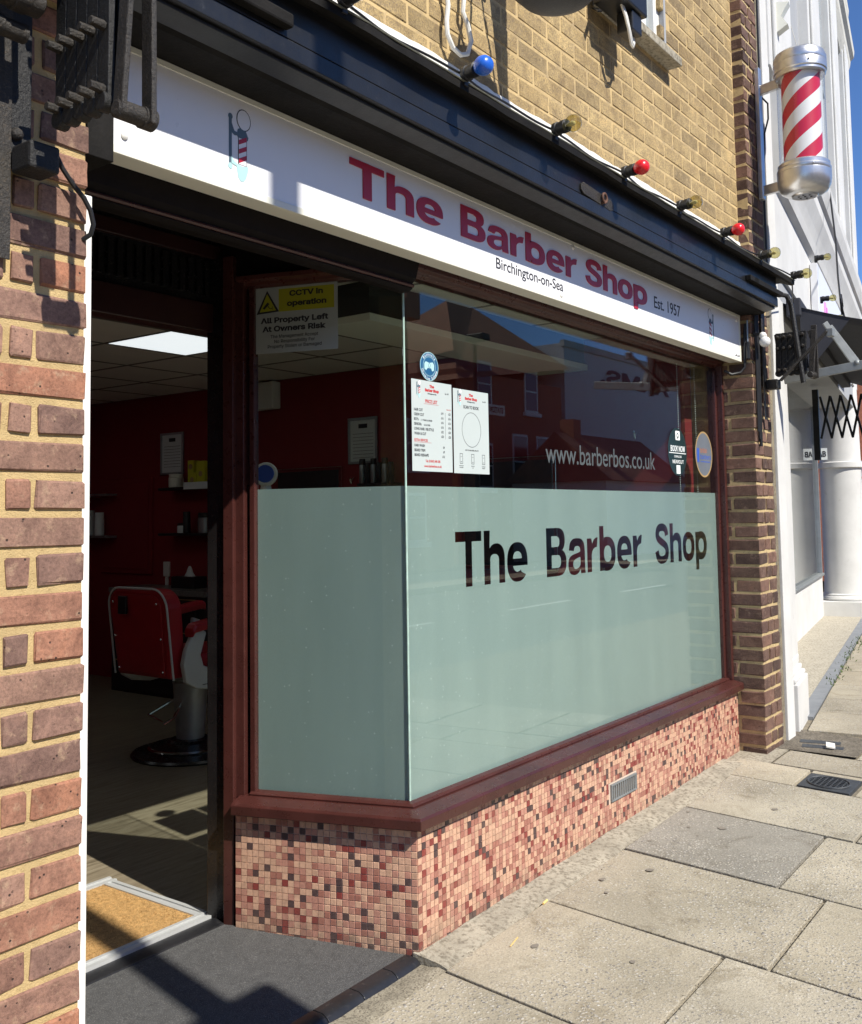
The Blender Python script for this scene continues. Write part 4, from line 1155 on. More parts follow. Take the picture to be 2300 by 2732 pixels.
for z, c_ in ((3.842, capm), (3.254, cup)):
    part('screw', MB().sphere((PX - .117, PY - .083, z), .006, 10, 6), M['steel'], c_, smooth=True)
for z in (3.80, 3.205):
    part('arm', MB().bar((4.438, -.03, z), (4.41, -.150, z), .030, .055), M['silver'], bp, bevel=.003)
solo('pole_cable', MB().tube([(4.47, -.02, 3.78), (4.50, -.05, 3.74), (4.53, -.04, 3.66), (4.545, -.01, 3.58), (4.545, .0, 3.4)], .005, 6), M['black_rubber'], 'short black cable curling from the barber pole bracket', 'cable', smooth=True)
solo('downlead_cable', MB().tube([(4.508, -.004, 5.0), (4.512, -.006, 4.4), (4.500, -.008, 4.1), (4.506, -.005, 3.5), (4.51, -.006, 2.75)], .006, 6), M['black_rubber'], 'black cable running down the joint beside the upper brick pier', 'cable', smooth=True)

# ------------------------------------------------------------------ folded awning arms
def hexnut(x, y, z, r_=.0105, l=.030): return MB().cyl((x, y, z), (x - l, y, z), r_, r_ * .85, 6)
def scissor(dx, label, k=1.0, extra=True, dz=0.0, dy=0.0):
    X = -.15 + dx; ZH = 2.86 if extra else 2.36
    t = thing('awning_scissor', label, 'awning arm', (X, 0, 2.1 + dz), 'folded iron awning arms')
    Z = lambda z: z + dz
    part('wall_plate', MB().box(X - (.20 if extra else .05), X + .012, -.012, -.001, Z(2.06), Z(ZH + .14)), M['iron'], t, bevel=.003)
    part('guide_rail', MB().box(X - (.20 if extra else .06), X - .032, -.016, -.0125, Z(1.875), Z(ZH + .14)), M['iron_worn'], t, bevel=.002)
    part('shoe', MB().box(X - .035, X + .03, -.085, -.017, Z(2.045), Z(2.10)), M['iron'], t, bevel=.006)
    for i in range(5):
        y = -.134 - .034 * i
        part('bar', MB().bar((X + .002, y, Z(2.128 + .002 * i)), (X + .002, y - .006, Z(ZH)), .014, .0328, (0, 1, 0)), M['iron'], t, bevel=.002)
        part('knuckle', MB().cyl((X + .012, y, Z(2.132)), (X - .012, y, Z(2.132)), .019, n=12), M['iron'], t, smooth=True, bevel=.003)
        part('back_bar', MB().bar((X + .022, y - .012, Z(2.15)), (X + .022, y + .012, Z(ZH)), .012, .026, (0, 1, 0)), M['iron'], t, bevel=.003)
        for z in ((2.149, 2.269, 2.52) if extra else (2.149, 2.27, 2.335)):
            part('bolt', hexnut(X - .006, y - .004, Z(z + .001 * i)), M['iron_worn'], t, bevel=.002)
    # fork with its roller
    part('fork', MB().bar((X + .004, -.308, Z(2.105)), (X + .012, -.330, Z(ZH - .4 if extra else ZH)), .012, .030, (0, 1, 0)).bar((X + .012, -.322, Z(ZH - .41 if extra else ZH - .05)), (X + .012, -.31, Z(ZH)), .012, .030, (0, 1, 0)), M['iron_worn'], t, bevel=.003)
    part('fork', MB().bar((X + .062, -.318, Z(2.095)), (X + .060, -.318, Z(2.395)), .012, .032, (0, 1, 0)), M['iron_worn'], t, bevel=.003)
    part('roller', MB().lathe([(.012, -.004), (.0185, 0), (.0185, .052), (.021, .053), (.021, .078), (.012, .082)], (X + .0, -.306, Z(2.112)), 18, (1, 0, 0)), M['iron_worn'], t, smooth=True, ang=30)
    if extra:
        part('cross_arm', MB().lathe([(.02, 0), (.0255, .004), (.0255, .05), (.029, .052), (.029, .078), (.026, .08), (.026, .105), (.016, .112)], (X - .150, -.125, Z(2.345)), 20, (1, 0, 0)), M['iron_worn'], t, smooth=True, ang=30)
        part('cross_arm', MB().lathe([(.014, 0), (.0205, .006), (.0205, .03), (.018, .032), (.018, .08)], (X - .135, -.095, Z(2.292)), 16, (1, 0, 0)), M['iron_worn'], t, smooth=True, ang=30)
        for x in (-.148, -.075, -.045):
            part('link', MB().bar((X + x, -.125, Z(2.345)), (X + x - .01, -.14, Z(ZH)), .012, .034, (0, 1, 0)), M['iron_worn'], t, bevel=.003)
        for z in (2.128, 2.44): part('bolt', MB().sphere((X - .022, -.016, Z(z)), .013, 12, 8), M['iron_worn'], t, smooth=True)
    if dy:
        for c in t.children:
            if not c.name.startswith(('wall_plate', 'guide_rail', 'shoe')): c.location.y += dy
    return t
scissor(0, 'folded black iron awning arm bolted to the near brick pier')
ra = scissor(4.545, 'folded black iron awning arm bolted to the far brick pier', 1.0, False, .0, .05)
part('swan_neck', MB().tube([(4.262, -.150, 2.552), (4.29, -.175, 2.545), (4.31, -.19, 2.50), (4.315, -.20, 2.40), (4.32, -.22, 2.2), (4.33, -.235, 2.06)], .014, 8), M['iron'], ra, smooth=True)
part('stay', MB().bar((4.30, -.12, 2.08), (4.33, -.37, 2.33), .03, .014), M['iron_worn'], ra, bevel=.003)
part('stay_end', MB().box(4.325, 4.37, -.40, -.365, 2.30, 2.345), M['galv'], ra, bevel=.004)
solo('wall_cable', MB().tube([(-.095, -.02, 2.12), (-.075, -.022, 2.085), (-.05, -.024, 2.055), (-.028, -.026, 2.035), (-.012, -.026, 2.012), (-.003, -.024, 1.985), (-.004, -.016, 1.965), (-.012, .0, 1.955)], .0052, 8), M['black_rubber'], 'short black cable hooked over the near brick pier below the iron arm', 'cable', smooth=True)
# bulb and wiring on the far pier
ob = thing('pier_bulb', 'round white opal bulb on the corner of the far brick pier', 'light bulb', (4.21, -.05, 2.30))
part('globe', MB().sphere((4.215, -.07, 2.292), .030, 22, 14), M['bulb_white'], ob, smooth=True)
part('collar', MB().lathe([(.016, 0), (.020, .004), (.020, .02), (.012, .03)], (4.215, -.066, 2.316), 16, (.1, .5, .85)), M['white_pvc'], ob, smooth=True)
part('bracket', MB().bar((4.22, -.045, 2.335), (4.225, -.003, 2.345), .016, .016), M['black_rubber'], ob)
for k, (x, r_) in enumerate(((4.225, .007), (4.245, .006), (4.262, .009))):
    solo('conduit', MB().tube([(x, -.014, 2.46), (x, -.016, 2.2), (x + .003, -.013, 1.98 - .05 * k), (x + .002, -.012, 1.80 - .04 * k)], r_, 8), M['black_rubber'],
         ('thin black conduit on the far pier nearest its corner', 'middle black conduit on the face of the far pier', 'thickest black conduit on the far pier beside the iron arm')[k], 'conduit', smooth=True)
solo('cable_tail', MB().tube([(4.196, .03, 2.40), (4.188, .035, 2.28), (4.194, .04, 2.16), (4.180, .06, 2.13), (4.15, .10, 2.12), (4.12, .13, 2.14)], .008, 8), M['black_rubber'], 'loose black cable drooping from the sign end to the window head', 'cable', smooth=True)
cj = thing('cable_joint', 'grey inline connector on the reveal of the far pier beside the sign', 'connector', (4.195, .02, 2.25))
part('body', MB().lathe([(.006, -.05), (.012, -.045), (.012, .045), (.006, .05)], (4.193, .018, 2.25), 12), M['black_plastic'], cj, smooth=True, ang=30)
part('tail', MB().tube([(4.196, .018, 2.42), (4.193, .018, 2.30)], .005, 6), M['steel'], cj)

# ------------------------------------------------------------------ things on the upper wall
win = thing('upper_window', 'white casement window with a grey sill in the yellow brick wall', 'window', (2.9, .1, 3.5))
part('sill', MB().box(2.50, 3.30, -.012, .14, 3.535, 3.578), M['kerb'], win, bevel=.004)
part('recess', MB().box(2.52, 3.27, .145, .30, 3.57, 5.0), M['black_plastic'], win)
fr = MB(); fr.box(2.525, 3.262, .085, .14, 3.578, 3.64); fr.box(3.20, 3.262, .085, .14, 3.64, 4.9); fr.box(2.525, 2.585, .085, .14, 3.64, 4.9); fr.box(3.06, 3.115, .088, .14, 3.64, 4.9)
part('frame', fr, M['white_pvc'], win, bevel=.004)
part('pane', MB().box(2.585, 3.06, .115, .121, 3.64, 4.9), M['pane_grey'], win)
part('pane', MB().box(3.115, 3.20, .115, .121, 3.64, 4.9), M['pane_grey'], win)
rv = MB(); rv.box(3.262, 3.285, .06, .3, 3.578, 5.0); part('reveal', rv, M['stucco_grey'], win)
fl = thing('floodlight', 'black floodlight housing beneath the upper window with looping white cable', 'floodlight', (2.5, -.08, 3.4))
part('housing', MB().box(2.44, 2.70, -.10, .03, 3.505, 3.62), M['black_plastic'], fl, bevel=.008)
part('driver_box', MB().box(2.575, 2.67, -.085, -.01, 3.415, 3.504), M['black_plastic'], fl, bevel=.006)
part('bracket', MB().bar((2.40, -.02, 3.44), (2.5, .055, 3.52), .02, .006), M['black_plastic'], fl)
for k in range(2):
    part('cable', MB().tube([(2.52 + .015 * k, -.06, 3.51), (2.535 + .015 * k, -.07, 3.46), (2.55 + .012 * k, -.075, 3.41), (2.585 + .01 * k, -.07, 3.355 + .012 * k), (2.625 + .006 * k, -.06, 3.36 + .01 * k), (2.64 + .008 * k, -.055, 3.39), (2.642 + .008 * k, -.05, 3.42)], .006, 8), M['cable_white'], fl, smooth=True)
wl = MB(); wl.tube([(1.372, .035, 3.3), (1.372, .035, 3.12), (1.384, .035, 3.06), (1.372, .034, 3.0), (1.374, .033, 2.955), (1.40, .03, 2.918), (1.443, .028, 2.908), (1.486, .03, 2.928), (1.515, .033, 2.985), (1.497, .034, 3.035), (1.470, .035, 3.07), (1.478, .035, 3.12), (1.482, .035, 3.3)], .0085, 8)
wlo = solo('white_cable_loop', wl, M['cable_white'], 'white cable hanging in a loop on the yellow brick above the blue bulb', 'cable', smooth=True)
bk_ = thing('hanging_basket', 'dark woven bowl of a hanging basket at the top edge of the picture', 'hanging basket', (1.52, -.3, 2.97))
bw = MB().lathe([(.01, 2.998), (.06, 3.004), (.11, 3.024), (.15, 3.065), (.17, 3.12), (.175, 3.18)], (1.52, -.30, 0), 40)
part('bowl', bw, pm('woven_black', (.014, .013, .013), .6, 0, .4, 90, 1.0, 380, (.06, .055, .05), .4), bk_, smooth=True)
for k in range(3):
    a = 2.1 * k
    part('chain', MB().cyl((1.52 + .17 * math.cos(a), -.30 + .17 * math.sin(a), 3.15), (1.52, -.30, 3.75), .006, n=6), M['iron'], bk_)
ps = thing('shadow_board', 'unseen dark stand-in board above the picture, added to shadow the upper wall', 'sign', (1.66, -.2, 3.4))  # unseen stand-in, added for the strip shadows on the wall
part('board', MB().box(1.66, 1.69, -.58, -.06, 3.36, 4.1), M['black_plastic'], ps, bevel=.004)
part('bracket', MB().cyl((1.62, .06, 4.15), (1.62, -.65, 4.15), .018, n=10), M['iron'], ps)
part('post', MB().cyl((1.628, -.03, 3.30), (1.628, -.03, 4.2), .016, n=10), M['iron'], ps)

# ------------------------------------------------------------------ notices on the glass
def glassF(x, y, d): return (x, QY - GO - .0012 - d, y)
def retF(t, y, d): p = RF(t, GO + .0012 + d, y); return p
def sheet(mb, F, x0, x1, y0, y1, d0=0, th=.0004):
    q = ((x0, y0), (x1, y0), (x1, y1), (x0, y1))
    return mb.prism([F(a, b, d0) for a, b in q], [F(a, b, d0 + th) for a, b in q])
def ell(mb, F, x, y, rx, ry, d0, th=.0003, n=36):
    q = [(x + rx * math.cos(6.2832 * i / n), y + ry * math.sin(6.2832 * i / n)) for i in range(n)]
    return mb.prism([F(a, b, d0) for a, b in q], [F(a, b, d0 + th) for a, b in q])
def ring(mb, F, x, y, rx, ry, w, d0, th=.0003, n=36):
    o = [(x + rx * math.cos(6.2832 * i / n), y + ry * math.sin(6.2832 * i / n)) for i in range(n)]
    i_ = [(x + (rx - w) * math.cos(6.2832 * i / n), y + (ry - w) * math.sin(6.2832 * i / n)) for i in range(n)]
    return mb.rings([[F(a, b, d0) for a, b in i_], [F(a, b, d0) for a, b in o], [F(a, b, d0 + th) for a, b in o], [F(a, b, d0 + th) for a, b in i_], [F(a, b, d0) for a, b in i_]], True, False)
def poster(label, x0, x1, y0, y1, rows, extra=None):
    p = thing('window_notice', label, 'notice', (x0, QY - GO, y0))
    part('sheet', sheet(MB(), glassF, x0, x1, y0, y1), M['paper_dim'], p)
    mbs = {'ink': MB(), 'ink_red': MB()}
    W, H = x1 - x0, y1 - y0
    for txt, fx, fy, ch, mode, mt, cond in rows:
        put_text(mbs[mt], glassF, txt, x0 + fx * W, cond, y0 + fy * H, ch * H, None if mode != 'B' else INTER, .030 if mode != 'B' else .055, .0002, .0005, 1.0, {'l': 'l', 'c': 'c', 'r': 'r', 'B': 'c'}[mode])
    if extra: extra(mbs, x0, y0, W, H)
    for k, mb in mbs.items():
        if mb.v: part('lettering', mb, M[k], p)
    motif(p, lambda x, y, d: glassF(x, y0 + H * .80 + y, .0004 + d), x0 + .042, 1, .32, M['ink_red'])
    return p
items = [('HAIR CUT', '£19', '£21'), ('CREW CUT', '£16', '£16'), ('BOYs - 11 YEARS & UNDER', '£16', '£16'), ('SENIORs - 65 & OVER', '£16', '£16'), ('LONG HAIR / RE-STYLE', '£22', '£24'), ('WASH & CUT', '£23', '£25')]
rows = [('The', .5, .925, .034, 'B', 'ink_red', 1.2), ('Barber Shop', .5, .88, .034, 'B', 'ink_red', 1.15), ('Est. 1957', .83, .876, .016, 'l', 'ink', .9), ('Birchington-on-Sea', .5, .852, .017, 'c', 'ink', .9), ('PRICE LIST', .48, .755, .038, 'c', 'ink_red', .95),
        ('SENIOR STYLIST', .92, .70, .010, 'c', 'ink_red', .9)]
for i, (a, b, c) in enumerate(items):
    y = .655 - i * .052
    big = a.split(' - ')
    rows.append((big[0], .055, y, .030, 'l', 'ink', .86))
    if len(big) > 1: rows.append(('- ' + big[1], .055 + (.155 if i == 2 else .225), y, .019, 'l', 'ink', .9))
    rows += [(b, .78, y - .012, .026, 'r', 'ink', .85), (c, .965, y - .012, .026, 'r', 'ink', .85)]
rows.append(('EXTRA SERVICES', .055, .325, .028, 'l', 'ink_red', .86))
for i, (a, b) in enumerate((('HAIR WASH', '£4'), ('BEARD TRIM', '£9'), ('BEARD RESHAPE', '£12'))):
    rows += [(a, .055, .265 - i * .052, .030, 'l', 'ink', .86), (b, .80, .262 - i * .052, .026, 'r', 'ink', .85)]
rows += [('Tel: (01843) 848 385', .5, .10, .028, 'c', 'ink_red', .86), ('www.barberbos.co.uk', .5, .045, .029, 'c', 'ink_red', .92), ('walk-ins welcome - please ask for details', .5, .012, .008, 'c', 'ink', 1)]
rows = [r for r in rows if 'walk-ins' not in r[0]]
def ex(mbs, x0, y0, W, H):
    sheet(mbs['ink_red'], glassF, x0 + .30 * W, x0 + .66 * W, y0 + .742 * H, y0 + .745 * H, .0005, .0002)
    sheet(mbs['ink_red'], glassF, x0 + .055 * W, x0 + .47 * W, y0 + .314 * H, y0 + .317 * H, .0005, .0002)
    sheet(mbs['ink'], glassF, x0 + .825 * W, x0 + .829 * W, y0 + .37 * H, y0 + .67 * H, .0005, .0002)
poster('white price list notice stuck on the window beside the glass corner', 1.377, 1.608, 1.516, 1.825, rows, ex)
rows = [('The', .5, .925, .034, 'B', 'ink_red', 1.2), ('Barber Shop', .5, .88, .034, 'B', 'ink_red', 1.15), ('Est. 1957', .83, .876, .016, 'l', 'ink', .9), ('Birchington-on-Sea', .5, .852, .017, 'c', 'ink', .9), ('SCAN TO BOOK', .5, .775, .038, 'c', 'ink', .86),
        ('HOW TO SCAN: OPEN, AIM & TAP', .5, .270, .016, 'c', 'ink', .85), ('Open the camera', .2, .085, .011, 'c', 'ink', .85), ('on your phone', .2, .065, .011, 'c', 'ink', .85), ('Aim it at the', .52, .085, .011, 'c', 'ink', .85), ('code', .52, .065, .011, 'c', 'ink', .85), ('Tap the banner', .83, .085, .011, 'c', 'ink', .85), ('that appears', .83, .065, .011, 'c', 'ink', .85)]
def ex2(mbs, x0, y0, W, H):
    ring(mbs['ink'], glassF, x0 + .5 * W, y0 + .525 * H, .27 * W, .21 * H, .0015, .0005, .0002)
    for fx in (.2, .52, .83):
        cx, a, b = x0 + fx * W, y0 + .115 * H, y0 + .235 * H
        for q in ((cx - .009, cx - .0075, a, b), (cx + .0075, cx + .009, a, b), (cx - .009, cx + .009, a, a + .0015), (cx - .009, cx + .009, b - .0015, b), (cx - .004, cx + .004, a + .006, a + .0075), (cx - .005, cx + .005, b - .012, b - .011)):
            sheet(mbs['ink'], glassF, *q, .0005, .0002)
poster('white booking notice headed Scan to Book beside the price list', 1.617, 1.843, 1.5145, 1.8155, rows, ex2)
# round stickers
bs_ = thing('round_sticker', 'round blue banknote checking sticker above the price list', 'sticker', (1.479, QY - GO, 1.83))
part('disc', ell(MB(), glassF, 1.479, 1.876, .0525, .050, 0), M['navy'], bs_)
part('ring', ring(ring(MB(), glassF, 1.479, 1.876, .052, .0495, .002, .0006), glassF, 1.479, 1.876, .036, .034, .0015, .0006), M['ink_aqua'], bs_)
def arc_text(mb, F, body, cx, cy, rad, a0, a1, h, flip=False, font=None, bold=.02):
    n = len(body)
    for i, ch in enumerate(body):
        if ch == ' ': continue
        a = a0 + (a1 - a0) * (i + .5) / n; tv, tf = glyphs(ch, font, bold)
        lo, hi = cap(font, bold); sc_ = h / (hi - lo); mx = (min(p[0] for p in tv) + max(p[0] for p in tv)) / 2
        up_ = (math.cos(a), math.sin(a)) if not flip else (-math.cos(a), -math.sin(a)); rt_ = (up_[1], -up_[0])
        r_ = rad if not flip else rad + h
        bx, by = cx + math.cos(a) * r_, cy + math.sin(a) * r_
        mb.add([F(bx + rt_[0] * (p[0] - mx) * sc_ * .9 + up_[0] * (p[1] - lo) * sc_, by + rt_[1] * (p[0] - mx) * sc_ * .9 + up_[1] * (p[1] - lo) * sc_, .0007 + (.0002 if p[2] > 0 else 0)) for p in tv], tf)
at = MB(); arc_text(at, glassF, 'Banknote', 1.479, 1.876, .0375, R(145), R(35), .0095); arc_text(at, glassF, 'Checking Scheme', 1.479, 1.876, .0375, R(-165), R(-15), .0095, True)
part('lettering', at, M['paper'], bs_)
em = MB()
em.prism(*[[glassF(1.479 + x, 1.876 + y, d) for x, y in ((-.028, .008), (-.020, .016), (.0, .012), (.020, .016), (.028, .006), (.026, -.012), (.016, -.016), (.010, -.006), (-.010, -.006), (-.018, -.015), (-.028, -.010))] for d in (.0007, .001)])
part('emblem', em, M['ink_aqua'], bs_)
part('emblem_coin', ring(MB(), glassF, 1.479, 1.8795, .006, .0075, .0012, .0012), M['navy'], bs_)
bn = thing('round_sticker', 'black round Book Now sticker near the far end of the window', 'sticker', (3.61, QY - GO, 1.55))
part('disc', ell(MB(), glassF, 3.612, 1.673, .123, .123, 0), M['sticker_black'], bn)
bt = MB()
put_text(bt, glassF, 'BOOK NOW', 3.525, 3.71, 1.674, .030, INTER, .02, .0002, .0005)
part('underline', sheet(MB(), glassF, 3.505, 3.722, 1.664, 1.668, .0005, .0002), M['paper'], bn)
put_text(bt, glassF, 'DOWNLOAD', 3.568, 3.663, 1.643, .011, INTER, .01, .0002, .0005)
put_text(bt, glassF, 'NEARCUT', 3.545, 3.688, 1.613, .018, INTER, .015, .0002, .0005)
q = [(3.594, 1.733), (3.644, 1.733), (3.648, 1.738), (3.648, 1.776), (3.643, 1.781), (3.595, 1.781), (3.590, 1.776), (3.590, 1.738)]
part('lettering', bt, M['paper'], bn)
part('logo_square', MB().prism([glassF(a, b, .0005) for a, b in q], [glassF(a, b, .0007) for a, b in q]), M['paper'], bn)
part('logo', ring(sheet(MB(), glassF, 3.617, 3.629, 1.747, 1.752, .0009, .0002), glassF, 3.618, 1.756, .013, .015, .005, .0009), M['sticker_black'], bn)
part('code_patch', sheet(MB(), glassF, 3.592, 3.642, 1.560, 1.604, .0005, .0002), M['paper'], bn)
bb = thing('round_sticker', 'grey round British barbers sticker with a gold rim beside the far jamb', 'sticker', (3.97, QY - GO, 1.55))
part('disc', ell(MB(), glassF, 3.974, 1.674, .122, .124, 0), M['sticker_grey'], bb)
part('rim', ring(MB(), glassF, 3.974, 1.674, .1225, .1245, .009, .0005), M['gold'], bb)
bt = MB(); put_text(bt, glassF, 'british', 3.925, 4.02, 1.682, .026, INTER, .0, .0002, .0005); part('lettering', bt, M['orange_ink'], bb)
bt = MB(); put_text(bt, glassF, 'barbers', 3.925, 4.075, 1.648, .026, INTER, .0, .0002, .0005); part('lettering', bt, M['blue_ink'], bb)
part('underline', sheet(MB(), glassF, 3.925, 4.06, 1.632, 1.636, .0005, .0002), M['blue_ink'], bb); part('emblem', sheet(MB(), glassF, 3.878, 3.905, 1.630, 1.705, .0005, .0002), M['blue_ink'], bb)
# CCTV notice on the return pane
cv = thing('cctv_notice', 'white and yellow CCTV in operation notice in the door-side window pane', 'notice', RF(.44, GO, 1.94))
L = lambda u_, y, d: retF(.5945 - u_ * .316, 1.936 + y * .231, d)
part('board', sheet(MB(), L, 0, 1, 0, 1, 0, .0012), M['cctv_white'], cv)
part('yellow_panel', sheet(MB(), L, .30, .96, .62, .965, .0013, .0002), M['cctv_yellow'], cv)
tri = [(.16, .955), (.305, .625), (.03, .600)]
tri2 = [(.16, .905), (.268, .648), (.070, .632)]
part('triangle', MB().prism([L(a, b, .0013) for a, b in tri], [L(a, b, .0015) for a, b in tri]), M['ink'], cv)
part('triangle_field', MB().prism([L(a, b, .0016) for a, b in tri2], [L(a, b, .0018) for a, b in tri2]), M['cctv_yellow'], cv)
cmx = MB()
for q in ([(.105, .690), (.165, .775), (.188, .750), (.128, .668)], [(.165, .715), (.190, .672), (.196, .678), (.174, .722)], [(.190, .672), (.222, .676), (.222, .684), (.192, .682)], [(.220, .660), (.226, .660), (.226, .712), (.220, .712)]):
    cmx.prism([L(a, b, .0019) for a, b in q], [L(a, b, .0021) for a, b in q])
part('camera_symbol', cmx, M['ink'], cv); cmx = MB()
put_text(cmx, L, 'CCTV in', .43, .83, .845, .085, INTER, .035, .0002, .0017); put_text(cmx, L, 'operation', .40, .87, .695, .085, INTER, .035, .0002, .0017)
part('lettering', cmx, M['ink'], cv); cmx = MB()
put_text(cmx, L, 'All Property Left', .08, .89, .455, .085, INTER, .035, .0002, .0014); put_text(cmx, L, 'At Owners Risk', .10, .86, .325, .085, INTER, .035, .0002, .0014)
for i, (tt, a, b) in enumerate((('The Management Accept', .20, .77), ('No Responsibility For', .245, .73), ('Property Stolen or Damaged', .165, .81))):
    put_text(cmx, L, tt, a, b, .225 - i * .075, .05, INTER, .012, .0002, .0014)
part('lettering', cmx, M['ink'], cv)

# ------------------------------------------------------------------ the room behind the glass
WX = 4.05
room = MB()
room.box(WX, WX + .1, .34, 6.4, -.05, 2.9); struct('wall_right', room, M['redwall'])
struct('wall_back', MB().box(-.6, WX, 6.3, 6.4, -.05, 2.9), M['redwall'])
struct('wall_left', MB().box(-.65, -.55, .96, 6.3, -.05, 2.9), M['redwall'])
struct('wall_front', MB().box(-.55, .0, .95, 1.0, -.05, 2.9).box(.0, 1.16, .94, .98, 2.12, 2.9), M['redwall'])
struct('shop_floor', MB().box(1.36, WX, .25, .8999, -.08, .020).box(-.55, WX, .88, 6.3, -.08, .006).box(-.55, WX, 1.473, 6.3, .0065, .020).box(1.117, WX, .90, 1.4725, .0065, .020), M['wood_floor'])
struct('roof_deck', MB().box(-.7, 4.2, .30, 6.5, 2.9, 3.0), M['black_plastic'])
cl = MB(); cl.box(-.6, WX, .26, 6.3, 2.412, 2.43)
for i in range(-5, 5): cl.box(1.65 + i * .6 - .012, 1.65 + i * .6 + .012, .26, 6.3, 2.3975, 2.4115)
for j in range(0, 11): cl.box(-.6, WX, .14 + j * .6 - .012, .14 + j * .6 + .012, 2.398, 2.4112) if .14 + j * .6 > .3 else None
ceil_ = struct('ceiling', cl, M['ceil_grid'])
PANELS = {(1, 1), (1, 3), (1, 5), (-1, 1), (-1, 3), (-1, 5), (1, 7)}
tl = MB().box(-.288, .288, -.288, .288, 0, .010).mesh('ceiling_tile', M['ceiling'])
pl = MB().box(-.290, .290, -.290, .290, 0, .010).mesh('light_panel', M['panel_light'])
k_ = 0
for i in range(-5, 4):
    for j in range(0, 11):
        cx, cy = 1.95 + i * .6, 1.04 + (j - 1) * .6 + .0
        x0, x1 = cx - .3, cx + .3
        if x1 < -.5 or cx > WX + .25: continue
        lit = (i, j) in {(1, 2), (1, 4), (1, 7), (-2, 2), (-2, 4), (-2, 7), (1, 10)}
        o = bpy.data.objects.new('ceiling_light' if lit else 'ceiling_tile', pl if lit else tl)
        if lit:
            col.objects.link(o); o.location = (cx, cy, 2.400)
            tag(o, 'square white ceiling light panel %s' % {(1, 2): 'nearest the shop window', (1, 4): 'seen through the open doorway', (1, 7): 'deeper in the shop', (-2, 2): 'just inside above the door mat', (-2, 4): 'mid room', (-2, 7): 'at the back of the room behind the pier', (1, 10): 'against the rear wall'}[(i, j)], 'ceiling light', 'light panels in the shop ceiling')
        else:
            link(o, ceil_); o.location = (min(cx, WX - .30) if False else cx, cy, 2.400)
pelmet = thing('window_pelmet', 'black boxed pelmet with a pale lower edge inside the shop window', 'pelmet', (3, 1.1, 2.25))
part('box', MB().box(2.05, 4.04, .95, 1.25, 2.25, 2.398), M['black_plastic'], pelmet)
part('trim', MB().box(2.03, 4.045, .93, 1.27, 2.215, 2.249), M['sign_frame'], pelmet, bevel=.004)
def frame_pic(y0, y1, z0, z1, label):
    p = thing('framed_notice', label, 'picture frame', (WX, y0, z0))
    mb = MB(); w = .018
    for a in ((y0, y1, z0, z0 + w), (y0, y1, z1 - w, z1), (y0, y0 + w, z0 + w, z1 - w), (y1 - w, y1, z0 + w, z1 - w)): mb.box(WX - .018, WX - .002, *a)
    part('frame', mb, M['steel'], p, bevel=.002)
    part('sheet', MB().box(WX - .008, WX - .003, y0 + w, y1 - w, z0 + w, z1 - w), M['paper'], p)
    mb = MB(); H = z1 - z0; W = y1 - y0
    mb.box(WX - .0095, WX - .0082, (y0 + y1) / 2 - .04, (y0 + y1) / 2 + .04, z1 - .075, z1 - .045)
    for k in range(8): mb.box(WX - .0095, WX - .0082, y0 + .04, y1 - .04, z1 - .115 - k * .024, z1 - .1125 - k * .024)
    part('print', mb, M['ink'], p)
frame_pic(4.608, 4.897, 1.733, 2.079, 'silver framed price notice on the red wall seen through the doorway')
frame_pic(2.558, 2.825, 1.733, 2.058, 'silver framed notice on the red wall seen through the corner glass')
mr = thing('wall_mirror', 'chrome edged mirror leaning on the red wall behind the corner glass', 'mirror', (WX, 3.2, 1.2))
mb = MB(); mb.box(WX - .03, WX - .003, 2.88, 3.53, 1.02, 1.725); part('frame', mb, M['chrome'], mr, bevel=.004)
part('glass', MB().box(WX - .033, WX - .0305, 2.905, 3.505, 1.05, 1.70), M['pane_dark'], mr)
m2 = thing('wall_mirror', 'chrome edged mirror on the red wall behind the web address', 'mirror', (WX, 1.3, 1.2))
part('frame', MB().box(WX - .03, WX - .003, 1.15, 1.85, 1.02, 1.72), M['chrome'], m2, bevel=.004)
part('glass', MB().box(WX - .033, WX - .0305, 1.175, 1.825, 1.05, 1.695), M['pane_dark'], m2)
for k, (y, w) in enumerate(((2.77, 'chrome coat hook beside the leaning mirror'), (2.652, 'chrome coat hook between the mirror and the price list'), (.62, 'chrome coat hook above the Book Now sticker'))):
    z = 1.61 if k < 2 else 1.80
    solo('coat_hook', MB().tube([(WX - .002, y, z + .03), (WX - .03, y, z + .02), (WX - .05, y, z - .01), (WX - .06, y, z + .01), (WX - .06, y, z + .03)], .006, 8), M['chrome'], w, 'hook', smooth=True)
ht = solo('wall_heater', MB().box(WX - .09, WX - .002, 3.50, 3.86, 2.18, 2.385), M['white_pvc'], 'white box unit high on the red wall by the door-side pane', 'heater', bevel=.01)
hd = solo('wall_panel', MB().box(WX - .02, WX - .001, 5.0, 5.70, .913, 1.72).box(WX - .028, WX - .0205, 5.04, 5.66, .955, 1.68), M['redwall'], 'raised red panel on the wall behind the barber chair', 'panel', bevel=.004)
def shelf(y0, y1, z, label, dp=.16, mat='black_plastic'):
    return solo('wall_shelf', MB().box(WX - dp, WX - .001, y0, y1, z - .02, z), M[mat], label, 'shelf', 'wall shelves', bevel=.002)
shelf(4.0, 4.74, 1.62, 'black shelf holding yellow boxes below the framed price notice')
shelf(4.0, 4.74, 1.255, 'black shelf holding two small jars above the granite counter')
shelf(5.46, 5.95, 1.595, 'upper pale shelf beside the raised red panel', .14, 'steel')
shelf(5.46, 5.95, 1.235, 'lower pale shelf with white bottles beside the raised red panel', .14, 'steel')
shelf(2.35, 2.62, 1.59, 'short dark shelf of dark tins behind the price list')
